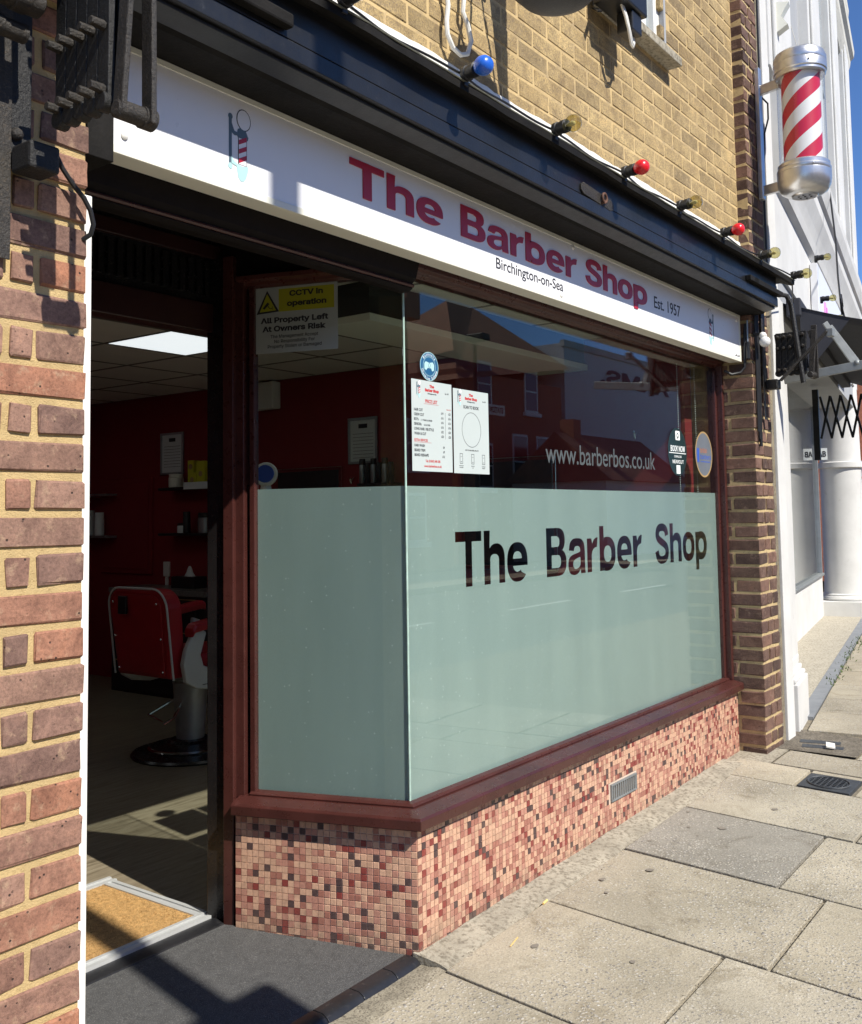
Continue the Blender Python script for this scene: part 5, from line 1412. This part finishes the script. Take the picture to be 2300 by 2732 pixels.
pr_ = solo('shelf_talker', MB().box(WX - .166, WX - .162, 4.0, 4.42, 1.60, 1.655), M['paper'], 'white label strip on the edge of the upper black shelf', 'label strip')
for k, (y, z, w, h, mt, lb) in enumerate(((4.36, 1.62, .10, .11, 'yellow', 'yellow box on the upper shelf beside the cream tub'), (4.27, 1.62, .10, .20, 'yellow', 'tall yellow box at the back of the upper shelf'), (4.40, 1.73, .07, .10, 'yellow', 'small yellow box stacked on top of another'), (4.14, 1.62, .11, .14, 'black_plastic', 'black box on the upper shelf in front of the yellow boxes'))):
    b = thing('product_box', lb, 'box', (WX - .08, y, z), 'boxes on the upper shelf')
    part('carton', MB().box(WX - .13 + .01 * k, WX - .05, y - w / 2, y + w / 2, z + .001, z + h), M[mt], b, bevel=.002)
    part('logo', MB().cyl((WX - .1302 + .01 * k, y, z + h / 2), (WX - .1315 + .01 * k, y, z + h / 2), .022, n=14), M['gold' if mt == 'yellow' else 'paper'], b)
def jar(y, z, r_, h, mt, lb, lid='black_plastic'):
    b = thing('jar', lb, 'jar', (WX - .09, y, z), 'jars and bottles on the shelves')
    part('body', MB().lathe([(r_ * .9, .001), (r_, .006), (r_, h * .72), (r_ * .9, h * .76)], (WX - .09, y, z), 18), M[mt], b, smooth=True, ang=30)
    part('lid', MB().lathe([(r_ * .96, h * .76), (r_ * .96, h * .98), (r_ * .9, h)], (WX - .09, y, z), 18), M[lid], b, smooth=True, ang=30)
jar(4.60, 1.62, .06, .11, 'sign_frame', 'cream tub at the open end of the upper shelf', 'sign_frame')
jar(4.515, 1.255, .045, .08, 'paper', 'short white pot on the lower black shelf')
jar(4.47, 1.255, .03, .17, 'black_plastic', 'slim black bottle behind the white pot')
jar(4.26, 1.255, .05, .16, 'steel', 'grey lidded jar at the near end of the lower black shelf')
jar(5.78, 1.235, .055, .22, 'paper', 'tall white bottle on the pale lower shelf', 'paper')
jar(5.62, 1.235, .04, .20, 'paper', 'narrow white bottle on the pale lower shelf', 'paper')
jar(4.54, .83, .045, .08, 'paper', 'white pot standing on the granite counter', 'paper')
for k in range(6): jar(2.38 + .05 * k, 1.59, .022, .14 + .03 * (k % 2), 'steel' if k % 2 else 'black_plastic', ('dark tin with cream label, number %s along the short shelf from the near end' % ('one', 'two', 'three', 'four', 'five', 'six')[k]))
tis = thing('tissue_box', 'black tissue box with a white tissue on the granite counter', 'tissue box', (WX - .15, 4.36, .83))
part('box', MB().box(WX - .22, WX - .08, 4.24, 4.50, .831, .92), M['black_plastic'], tis, bevel=.004)
part('tissue', MB().rings([[(WX - .15 + r_ * math.cos(a * .785) * .4, 4.36 + r_ * math.sin(a * .785) * (1 + .4 * (a % 2)), z) for a in range(8)] for r_, z in ((.05, .92), (.03, .95), (.02, .98), (.008, 1.0))]), M['paper'], tis)
ctr = thing('counter', 'dark drawer unit with a speckled granite top against the red wall', 'counter', (WX - .2, 4.5, .02))
part('top', MB().box(WX - .40, WX - .001, 3.9, 5.05, .79, .83), M['granite'], ctr, bevel=.003)
part('carcass', MB().box(WX - .38, WX - .002, 3.92, 5.03, .02, .789), M['black_plastic'], ctr)
for k in range(3):
    z = .56 - k * .25
    d_ = part('drawer', MB().box(WX - .395, WX - .381, 4.0, 4.98, z - .01, z + .21), M['black_plastic'], ctr, bevel=.003)
    part('handle', MB().tube([(WX - .396, 4.42, z + .11), (WX - .42, 4.43, z + .11), (WX - .42, 4.55, z + .11), (WX - .396, 4.56, z + .11)], .006, 6), M['chrome'], d_, smooth=True)
    part('gold_edge', MB().box(WX - .3965, WX - .3955, 4.0, 4.98, z + .203, z + .208), M['gold'], d_)
sk = thing('wall_socket', 'white trunking socket on the red wall above the counter', 'socket', (WX, 4.8, .9))
part('plate', MB().box(WX - .02, WX - .001, 4.78, 4.85, .90, 1.02), M['white_pvc'], sk, bevel=.003)
part('trunking', MB().box(WX - .014, WX - .001, 4.80, 4.83, .83, .899), M['white_pvc'], sk)
bc = []
for k, (x, lb) in enumerate(((3.74, 'white bead blind chain behind the Book Now sticker'), (3.98, 'white bead blind chain behind the gold rimmed sticker'))):
    mb = MB()
    for i in range(60): mb.sphere((x, .25, 1.45 + i * .0118), .0032, 6, 4)
    o = solo('bead_chain', mb, M['white_pvc'], lb, 'bead chain'); 
dry = thing('hairdryer_stand', 'white stand with a round blue head behind the door-side pane', 'hairdryer', (2.2, 1.75, .02))
part('post', MB().cyl((2.2, 1.75, .02), (2.2, 1.75, 1.50), .018, n=12), M['white_pvc'], dry, smooth=True)
part('head', MB().lathe([(.02, -.03), (.055, -.02), (.06, .0), (.055, .02), (.01, .025)], (2.19, 1.74, 1.58), 20, (-.8, -.6, .1)), M['white_pvc'], dry, smooth=True)
part('blue_face', MB().lathe([(.044, .0215), (.042, .0265), (.002, .028)], (2.19, 1.74, 1.58), 20, (-.8, -.6, .1)), M['blue_ink'], dry, smooth=True)
part('neck', MB().cyl((2.2, 1.75, 1.49), (2.2, 1.75, 1.55), .03, .02, n=12), M['white_pvc'], dry, smooth=True)
part('base', MB().lathe([(.16, .021), (.16, .03), (.02, .06)], (2.2, 1.75, 0), 24), M['white_pvc'], dry, smooth=True)

# barber chair: faces the mirrors on the right wall (+X)
bcX, bcY = 2.617, 2.81
ch = thing('barber_chair', 'red leather barber chair with cream side frames on a chrome pedestal', 'chair', (bcX, bcY, .02))
part('base', MB().lathe([(.33, .021), (.335, .03), (.325, .042), (.24, .058), (.225, .070), (.20, .074), (.13, .092), (.115, .105), (.09, .11)], (bcX, bcY, 0), 44), M['black_gloss'], ch, smooth=True, ang=25)
part('base_ring', MB().lathe([(.235, .060), (.24, .064), (.225, .073), (.215, .072)], (bcX, bcY, 0), 44), M['chrome'], ch, smooth=True)
part('pedestal', MB().lathe([(.078, .105), (.080, .12), (.100, .42), (.103, .425), (.103, .435), (.05, .437)], (bcX, bcY, 0), 32), M['steel'], ch, smooth=True, ang=30)
part('piston', MB().cyl((bcX, bcY, .43), (bcX, bcY, .50), .045, n=20), M['chrome'], ch, smooth=True)
part('pump_lever', MB().tube([(bcX - .08, bcY - .02, .33), (bcX - .20, bcY - .10, .26), (bcX - .28, bcY - .12, .25), (bcX - .25, bcY + .06, .27), (bcX - .08, bcY + .05, .33)], .008, 8), M['chrome'], ch, smooth=True)
part('seat_pan', MB().box(bcX - .24, bcX + .26, bcY - .25, bcY + .25, .485, .515), M['chrome'], ch, bevel=.006)
part('seat', MB().box(bcX - .24, bcX + .28, bcY - .235, bcY + .235, .52, .62), M['red_leather'], ch, bevel=.03)
def slab_round(x0, x1, y0, y1, z0, z1, r_, lean=0):
    pts = []
    for cx, cy, a0 in ((y1 - r_, z1 - r_, 0), (y0 + r_, z1 - r_, 90)):
        for k in range(7): pts.append((cx + r_ * math.cos(R(a0 + 15 * k)), cy + r_ * math.sin(R(a0 + 15 * k))))
    pts += [(y0 + .02, z0), (y1 - .02, z0)]
    return MB().prism([(x0 - lean * (z - z0), y, z) for y, z in pts], [(x1 - lean * (z - z0), y, z) for y, z in pts])
part('backrest', slab_round(bcX - .33, bcX - .22, bcY - .25, bcY + .25, .50, .985, .10, .12), M['red_leather'], ch, bevel=.014)
rimp = []
for cx, cy, a0 in ((bcY + .15, .885, 0), (bcY - .15, .885, 90)):
    for k in range(7): rimp.append((cx + .105 * math.cos(R(a0 + 15 * k)), cy + .105 * math.sin(R(a0 + 15 * k))))
rimp = [(bcY + .255, .50)] + rimp + [(bcY - .255, .50)]
part('piping', MB().tube([(bcX - .328 - .12 * (z - .5), y, z) for y, z in rimp], .006, 6), M['chair_cream'], ch, smooth=True)
bp2 = part('back_plate', slab_round(bcX - .342, bcX - .331, bcY - .215, bcY + .215, .52, .955, .07, .12), M['red_leather'], ch, bevel=.004)
for y, z in ((-.19, .91), (.19, .91), (-.20, .72), (.20, .72), (-.19, .54), (.19, .54)):
    part('stud', MB().sphere((bcX - .345 - .12 * (z - .5), bcY + y, z), .007, 8, 6), M['chrome'], bp2, smooth=True)
part('headrest_socket', MB().box(bcX - .408, bcX - .392, bcY + .06, bcY + .13, .845, .945), M['black_plastic'], bp2, bevel=.003)
for sgn in (-1, 1):
    y = bcY + sgn * .275
    out = [(-.27, .66), (-.29, .58), (-.27, .48), (-.20, .44), (-.08, .42), (.14, .44), (.27, .50), (.32, .62), (.30, .74), (.24, .76), (.23, .66), (.19, .57), (.08, .53), (-.08, .53), (-.15, .56), (-.17, .62), (-.13, .74), (-.20, .78)]
    sf = part('side_frame', MB().prism([(bcX + a, y - .018, b) for a, b in out], [(bcX + a, y + .018, b) for a, b in out]), M['chair_cream'], ch, bevel=.008)
    part('trim_line', MB().box(bcX - .16, bcX + .2, y + sgn * .0185, y + sgn * .0195, .455, .459), M['ink'], sf)
    tx = MB(); put_text(tx, (lambda a, b, d: (bcX + a, y - .0185 - d, b)) if sgn < 0 else (lambda a, b, d: (bcX - a, y + .0185 + d, b)), 'BELMONT', -.06, .14, .468, .022, None, .03, .0004); part('lettering', tx, M['ink'], sf)
    part('armrest', MB().rings([[(bcX + x, y + w, z + h) for w, h in ((-.035, -.02), (.035, -.02), (.04, .01), (.03, .03), (-.03, .03), (-.04, .01))] for x, z in ((-.24, .74), (-.22, .765), (.05, .80), (.30, .83), (.32, .82))]), M['red_leather'], ch, bevel=.006)
part('foot_rest', MB().box(bcX + .42, bcX + .46, bcY - .18, bcY + .18, .18, .30).bar((bcX + .25, bcY - .14, .49), (bcX + .44, bcY - .14, .25), .02, .03).bar((bcX + .25, bcY + .14, .49), (bcX + .44, bcY + .14, .25), .02, .03), M['chrome'], ch, bevel=.004)

# ------------------------------------------------------------------ white neighbour
solo('party_joint', MB().box(4.491, 4.566, .010, .2, 0, 5.2), M['joint_grey'], 'rough grey mortar joint between the brick pier and the white building', 'joint')
nb = thing('white_building', 'white stucco shop building with pilasters, cornices and grey panels beyond the brick pier', 'building', NB(2, 0, .07))
part('edge_strip', MB().box(4.567, 4.70, -.006, .2, .03, 5.6), M['stucco_white'], nb, bevel=.004)
part('upper_wall', nbox(MB(), -.1, 7.2, -.6, -.06, 2.6, 7.6), M['stucco_grey'], nb)
# ground-floor pilaster with plinth
pl_ = part('pilaster', nbox(nbox(MB(), -.06, .12, -.4, -.075, .07, 2.7), .12, .47, -.4, -.05, .30, 2.7), M['stucco_white'], nb, bevel=.004)
part('plinth', nbox(MB(), .0, .50, -.42, .0, .04, .335), M['stucco_white'], pl_, bevel=.006)
part('base_mould', nbox(nbox(nbox(MB(), .015, .49, -.41, -.012, .3355, .365), .03, .475, -.41, -.03, .366, .40), .045, .468, -.41, -.045, .401, .46), M['stucco_white'], pl_, bevel=.01)
# shopfront
part('stall_riser', nbox(MB(), .45, 6.55, -.60, -.48, .0, .575), M['stucco_white'], nb)
part('sill', nbox(MB(), .45, 6.56, -.60, -.445, .576, .605), M['galv'], nb, bevel=.004)
sp_ = part('shop_glass', nbox(MB(), .45, 6.50, -.50, -.494, .606, 2.70), M['glass'], nb)
part('glazing_bar', nbox(nbox(nbox(MB(), 6.47, 6.53, -.51, -.465, .606, 2.75), .45, 6.5, -.51, -.46, 2.60, 2.66), .45, 6.5, -.51, -.44, 2.68, 2.78), M['steel'], nb, bevel=.004)
part('window_head', nbox(MB(), .4, 6.6, -.6, -.44, 2.785, 3.0), M['steel'], nb)
part('display_back', nbox(nbox(MB(), .4, 6.6, -1.6, -1.55, 0, 3.0), .40, .45, -1.55, -.5, 0, 3.0), M['pane_grey'], nb)
part('door_return', nbox(MB(), 6.56, 6.62, -1.6, -.48, 0, 3.0), M['stucco_white'], nb)
part('terrazzo', nbox(MB(), .40, 7.6, -1.0, -.060, .0, .082), M['terrazzo'], nb)
part('terrazzo_edge', nbox(MB(), .40, 7.6, -.0595, .032, .0, .0795), M['grey_paint'], nb)
# column
cx_, cy_, _ = NB(6.92, -.25, 0)
clm = part('column', MB().lathe([(.245, .33), (.238, .5), (.238, 1.9), (.225, 2.9)], (cx_, cy_, 0), 40), M['stucco_white'], nb, smooth=True)
part('column_base', nbox(MB(), 6.60, 7.24, -.56, .06, .05, .26), M['stucco_white'], clm, bevel=.008)
part('column_torus', MB().lathe([(.25, .26), (.285, .265), (.295, .285), (.285, .31), (.262, .315), (.265, .335), (.245, .345)], (cx_, cy_, 0), 40), M['stucco_white'], clm, smooth=True)
part('column_band', MB().lathe([(.238, 1.86), (.27, 1.87), (.27, 1.93), (.24, 1.94)], (cx_, cy_, 0), 40), M['stucco_white'], clm, smooth=True)
# frieze, sign and lower cornice
part('frieze', nbox(MB(), -.1, 7.3, -.6, -.04, 2.86, 3.42), M['stucco_white'], nb)
CORN = [(-.05, 3.36), (.0, 3.40), (.015, 3.46), (.0, 3.47), (.03, 3.56), (.07, 3.66), (.075, 3.74), (.10, 3.76), (.13, 3.86), (.135, 3.93), (.10, 3.96), (-.06, 4.06), (-.3, 4.06), (-.3, 3.36)]
def corn(prof, s0, s1, mat, name, dz=0, k=1.0):
    part(name, MB().rings([[NB(s, o * k, z + dz) for o, z in prof] for s in (s0, s1)]), mat, nb)
corn(CORN, .08, 7.35, M['stucco_white'], 'lower_cornice')
for s0, s1, o in ((-.12, .97, -.0), (2.2, 3.10, .02), (4.42, 5.35, .02), (6.4, 7.22, .02)):
    p_ = part('upper_pilaster', nbox(MB(), s0, s1, -.4, o, 4.05, 7.3), M['stucco_white'], nb, bevel=.006)
    part('pilaster_fillet', nbox(MB(), s0 + .12, s1 - .12, o + .001, o + .025, 4.1, 7.2), M['stucco_white'], p_, bevel=.01)
part('window_reveal', nbox(MB(), 3.14, 4.38, -.3, -.045, 5.55, 6.9), M['pane_grey'], nb)
part('window_reveal', nbox(MB(), 5.39, 6.36, -.3, -.045, 5.55, 6.9), M['pane_grey'], nb)
for z in (4.55, 5.10):
    part('stucco_joint', nbox(MB(), .98, 2.19, -.1, -.0585, z, z + .012), M['stone_dirty'], nb)
TOPC = [(-.05, 6.85), (.0, 6.88), (.03, 6.95), (.02, 6.97), (.05, 7.05), (.06, 7.12), (.10, 7.16), (.11, 7.24), (.06, 7.30), (-.3, 7.36), (-.3, 6.85)]
corn(TOPC, .2, 7.3, M['stone_dirty'], 'upper_cornice')
corn([(o * .8 - .02, z) for o, z in TOPC], .1, 7.28, M['stone_dirty'], 'parapet_mould', .55)
part('parapet', nbox(MB(), -.1, 7.2, -.6, -.05, 7.3, 8.2), M['stone_dirty'], nb)
kn = MB(); kn.rings([[NB(s, -.01 + o, z) for o, z in ((0, 4.30), (.10, 4.36), (.06, 4.42), (.11, 4.50), (0, 4.52))] for s in (.05, .12)])
part('corbel', kn, M['sign_frame'], nb)
nsg = thing('neighbour_sign', 'white sign board with pink and purple script on the white building', 'sign', NB(3, 0, 2.8))
part('board', nbox(MB(), 2.05, 5.4, -.035, .02, 2.72, 3.32), M['sign_white'], nsg, bevel=.003)
wv = MB()
for k in range(5):
    s0 = 2.5 + k * .5
    pts = [NB(s0 + .42 * i / 16, .023, 2.95 + .14 * math.sin(i * 1.3 + k) * (1 - i / 26)) for i in range(17)]
    wv.tube(pts, .012, 5)
part('script', wv, pm('pink_script', (.62, .2, .55), .5), nsg)
# awning over the neighbour's window
aw = thing('navy_awning', 'dark navy canvas awning sloping out from the white shop', 'awning', NB(2.5, 0, 2.6))
cv_ = MB(); n = 14; rr = []
for i in range(n + 1):
    o = -.46 + 1.24 * i / n
    rr.append([NB(.42 + 4.3 * j / 12, o, 2.69 - .31 * o - .02 * math.sin(math.pi * i / n) + .006 * math.sin(j * 2.1 + i * .5)) for j in range(13)])
v = [p for r_ in rr for p in r_]; f = [(a * 13 + b, a * 13 + b + 1, (a + 1) * 13 + b + 1, (a + 1) * 13 + b) for a in range(n) for b in range(12)]
cv_.add(v, f)
co_ = part('canvas', cv_, M['awning'], aw, smooth=True)
so_ = co_.modifiers.new('thick', 'SOLIDIFY'); so_.thickness = .004
part('valance', nbox(MB(), .42, 4.62, .78, .786, 2.26, 2.45), M['awning'], aw)
part('head_box', nbox(MB(), .40, 4.64, -.03, .06, 2.60, 2.72), M['awning'], aw, bevel=.01)
p0 = Vector((4.60, -.05, 2.12)); p1 = Vector((4.70, -.80, 2.215))
part('arm', MB().bar(p0, p1, .022, .05), M['galv'], aw, bevel=.003)
part('stay', MB().bar((4.56, -.30, 2.42), (4.655, -.42, 2.19), .012, .03), M['galv'], aw, bevel=.002)
part('stay', MB().bar((4.585, -.32, 2.40), (4.675, -.44, 2.19), .012, .03), M['galv'], aw, bevel=.002)
part('pivot', MB().sphere((4.655, -.44, 2.185), .02, 10, 8), M['galv'], aw, smooth=True)
part('side_flap', MB().prism([NB(.425, .05, 2.66), NB(.425, .35, 2.56), NB(.425, .05, 2.20)], [NB(.43, .05, 2.66), NB(.43, .35, 2.56), NB(.43, .05, 2.20)]), M['awning'], aw)
# open lattice arm further along
lz = thing('lattice_arm', 'open zigzag lattice arm in front of the white column', 'awning arm', NB(5.6, 0, 1.6), None)
for k in range(5):
    o0, o1 = -.20 + k * .095, -.20 + (k + 1) * .095
    part('lattice_bar', MB().bar(NB(4.2, o0, 2.06), NB(4.2, o1, 2.48), .045, .02), M['iron'], lz, bevel=.003)
    part('lattice_bar', MB().bar(NB(4.23, o0, 2.48), NB(4.23, o1, 2.06), .045, .02), M['iron'], lz, bevel=.003)
part('mount', nbox(MB(), 4.18, 4.26, -.27, -.215, 1.85, 2.55), M['iron'], lz)
part('foot_bar', MB().bar(NB(4.21, .20, 2.03), NB(4.21, .5, 2.06), .025, .02), M['iron'], lz)
# hanging wire
p = [NB(2.2, .12, 4.0), NB(2.1, .16, 3.5), NB(1.9, .18, 3.15), NB(1.75, .2, 2.95), NB(1.85, .2, 2.85), NB(1.95, .2, 2.93), NB(1.85, .2, 3.0), NB(1.78, .2, 2.92), NB(1.9, .22, 2.80), NB(2.2, .25, 2.66)]
solo('dangling_wire', MB().tube(p, .007, 6), M['black_rubber'], 'black wire with a coil dangling in front of the white cornice', 'wire', smooth=True)
# beyond
rb = thing('brick_shop', 'red brick shop wall glimpsed beyond the white column', 'building', NB(9, -1, 0))
part('wall', nbox(MB(), 7.6, 14, -1.6, -1.2, 0, 6.0), M['brick_far'], rb)
part('roof', MB().prism([NB(13.9, .0, 4.6), NB(13.9, -5, 4.6), NB(13.9, -2.5, 5.7)], [NB(20, .0, 4.6), NB(20, -5, 4.6), NB(20, -2.5, 5.7)]), M['roof_tile'], rb)
part('gable', nbox(MB(), 14.0, 20, -5, -.3, 0, 4.6), M['brick_far'], rb)
fn = part('ridge_finial', MB().tube([NB(13.9, -.2, 4.6), NB(13.9, -.2, 5.75), NB(13.9, -.15, 6.0), NB(13.9, -.05, 6.1), NB(13.9, .05, 6.0), NB(13.9, .0, 5.88)], .05, 8), M['iron'], rb, smooth=True)
sb = solo('ab_plate', nbox(MB(), 6.535, 6.555, -.475, -.36, 1.96, 2.10), M['paper'], 'small white plate lettered AB beyond the neighbour window', 'sign')
tx = MB(); put_text(tx, lambda a, b, d: tuple(Vector(NB(6.534 - d, -.475 + a, b))), 'AB', .012, .103, 1.995, .07, INTER, .03, .001)
part('lettering', tx, M['ink'], sb)
pb = thing('pillar_box', 'red pillar post box partly cut by the picture edge', 'post box', (16.0, 2.17, 0))
part('body', MB().lathe([(.25, .08), (.25, .28), (.23, .30), (.23, 1.48), (.27, 1.51), (.27, 1.57), (.2, 1.67), (.02, 1.71)], (16.0, 2.17, .0), 28), M['letterbox'], pb, smooth=True, ang=30)
part('slot', MB().box(15.762, 15.778, 2.07, 2.27, 1.36, 1.39), M['black_plastic'], pb)
ns = thing('parking_sign', 'small white no parking plate on a post at the picture edge', 'sign', (14.05, 1.76, .1))
part('post', MB().cyl((14.05, 1.76, .0), (14.05, 1.76, 2.1), .03, n=10), M['galv'], ns)
part('plate', MB().box(14.0, 14.01, 1.60, 1.92, 1.58, 2.06), M['paper'], ns)
part('roundel', MB().lathe([(.09, 0), (.12, 0), (.12, .004), (.09, .004), (.09, 0)], (13.998, 1.76, 1.90), 24, (-1, 0, 0), caps=False), M['ink_red'], ns)

# ------------------------------------------------------------------ across the street (seen in the glass)
OY = -15.58
def facade_windows(par, xs, zs, w, h, mat='render_far', y=None):
    y = OY if y is None else y
    for x in xs:
        for z in zs:
            wv = part('window', MB().box(x - w / 2, x + w / 2, y + .0, y + .03, z, z + h), M['white_pvc'], par)
            part('pane', MB().box(x - w / 2 + .08, x + w / 2 - .08, y + .031, y + .035, z + .08, z + h / 2 - .03).box(x - w / 2 + .08, x + w / 2 - .08, y + .031, y + .035, z + h / 2 + .03, z + h - .08), M['pane_dark'], wv)
            part('sill', MB().box(x - w / 2 - .1, x + w / 2 + .1, y, y + .12, z - .14, z - .001), M['white_pvc'], wv)
def gable_roof(x0, x1, y0, y1, z0, z1, ax='x'):
    ym = (y0 + y1) / 2; xm = (x0 + x1) / 2
    if ax == 'x': return MB().prism([(x0, y0, z0), (x0, y1, z0), (x0, ym, z1)], [(x1, y0, z0), (x1, y1, z0), (x1, ym, z1)])
    return MB().prism([(x0, y0, z0), (x1, y0, z0), (xm, y0, z1)], [(x0, y1, z0), (x1, y1, z0), (xm, y1, z1)])
h1 = thing('brick_house', 'red brick house with sash windows across the street, reflected in the shop glass', 'house', (27.5, OY, 0))
part('wall', MB().box(24.2, 31.0, OY - 8, OY, -.2, 6.0), M['brick_far'], h1)
rf1 = part('roof', MB().add([(23.9, OY + .3, 5.6), (31.2, OY + .3, 6.7), (31.2, OY - 8.3, 6.7), (23.9, OY - 8.3, 5.6), (29.4, OY - 4, 9.6), (31.2, OY - 4, 9.6)], [(0, 1, 5, 4), (1, 2, 5), (2, 3, 4, 5), (3, 0, 4)]), M['roof_tile'], h1)
part('chimney', MB().box(24.6, 25.3, OY - 3.2, OY - 2.2, 8.0, 9.4), M['brick_far'], rf1)
facade_windows(h1, (28.8,), (4.9,), .9, 1.5); facade_windows(h1, (28.0, 29.6), (2.2,), 1.0, 1.9)
facade_windows(h1, (25.8,), (4.9, 2.2), .9, 1.5)
h2 = thing('white_pub', 'white rendered building with black capital lettering across the street, reflected in the shop glass', 'pub', (38, OY, 0))
part('wall', MB().box(31.3, 46, OY - 9, OY, -.2, 7.75), M['render_far'], h2)
part('parapet', MB().box(31.2, 46.1, OY - .1, OY + .08, 7.6, 7.85), M['stone_dirty'], h2)
for w_, a_, b_ in (('POWELL', 50.5, 42.2), ('ARMS.', 41.0, 34.2)):
    tx = MB(); put_text(tx, lambda a, b, d: (80 - a, OY + .01 + d, b), w_, 80 - a_, 80 - b_, 6.5, .62, INTER, .03, .03); part('lettering', tx, M['ink'], h2)
facade_windows(h2, (33.5, 37.5, 41.5), (.9,), 1.2, 1.6)
h3 = thing('cottage', 'low tiled cottage across the street, reflected in the shop glass', 'cottage', (30, -11.5, 0))
part('wall', MB().box(26.5, 32.5, -15.0, -11.6, -.2, 2.35), M['render_far'], h3)
rf3 = part('roof', gable_roof(26.3, 32.7, -15.2, -11.3, 2.35, 3.95), M['roof_tile'], h3)
part('chimney', MB().box(27.1, 27.6, -13.5, -13.0, 3.4, 4.4), M['brick_far'], rf3)
h4 = thing('chimney_house', 'dark brick house end with a big chimney across the street, reflected beside the corner glass', 'house', (20, -15, 0))
part('wall', MB().box(10.0, 22.8, OY - 8, OY + .8, -.2, 4.6), M['brick_far'], h4)
rf4 = part('roof', gable_roof(9.8, 23.0, OY - 8.3, OY + 1.1, 4.6, 6.3), M['roof_tile'], h4)
part('chimney', MB().box(20.3, 22.0, OY - 1.2, OY - .2, 4.8, 7.9).box(20.9, 21.7, OY - 1.0, OY - .4, 7.9, 8.5), M['brick_far'], rf4)
facade_windows(h4, (12, 15, 18, 21), (2.7, .6), .9, 1.4, y=OY + .8)
h5 = thing('terrace', 'long brick terrace across the street to the left, seen only as faint reflections', 'terrace', (0, OY, 0))
part('wall', MB().box(-22, 9.5, OY - 8, OY + .5, -.2, 5.6), M['brick_far'], h5)
part('roof', gable_roof(-22.2, 9.7, OY - 8.3, OY + .8, 5.6, 7.6), M['roof_tile'], h5)
facade_windows(h5, range(-20, 9, 3), (3.4, .9), .9, 1.4, y=OY + .5)
stp = MB(); stp.box(-60, 90, -12.0, -9.2, -.2, -.02); struct('far_pavement', stp, M['slab'])
lpz = thing('street_name_post', 'dark lamp post with a Station Road name plate, reflected in the shop glass', 'sign post', (16.4, -9.6, 0))
part('post', MB().cyl((16.4, -9.6, -.1), (16.4, -9.6, 5.2), .06, .045, n=10), M['iron'], lpz)
part('lantern', MB().box(16.25, 16.55, -9.75, -9.3, 5.1, 5.25), M['iron'], lpz, bevel=.02)
npl = part('name_plate', MB().box(16.45, 17.5, -9.58, -9.56, 3.55, 3.78), M['paper'], lpz)
tx = MB(); put_text(tx, lambda a, b, d: (17.45 - a, -9.558 + d, b), 'STATION ROAD', .02, .93, 3.60, .13, INTER, .03, .003); part('lettering', tx, M['ink'], npl)
# unseen stand-in column behind the viewer, added so its shadow crosses step and mat
lc = thing('shadow_post', 'unseen grey stand-in column behind the viewer, added to cast the shadow over the doorstep', 'shadow caster', (.19, -2.62, 0))
part('column', MB().cyl((.19, -2.62, -.02), (.19, -2.62, 6.0), .066, .055, n=20), M['galv'], lc, smooth=True)
part('lantern', MB().box(-.05, .25, -2.75, -2.5, 5.9, 6.05), M['galv'], lc, bevel=.03)
part('shadow_box', MB().box(.10, .40, -2.60, -2.55, 2.55, 3.12), M['galv'], lc, bevel=.01)
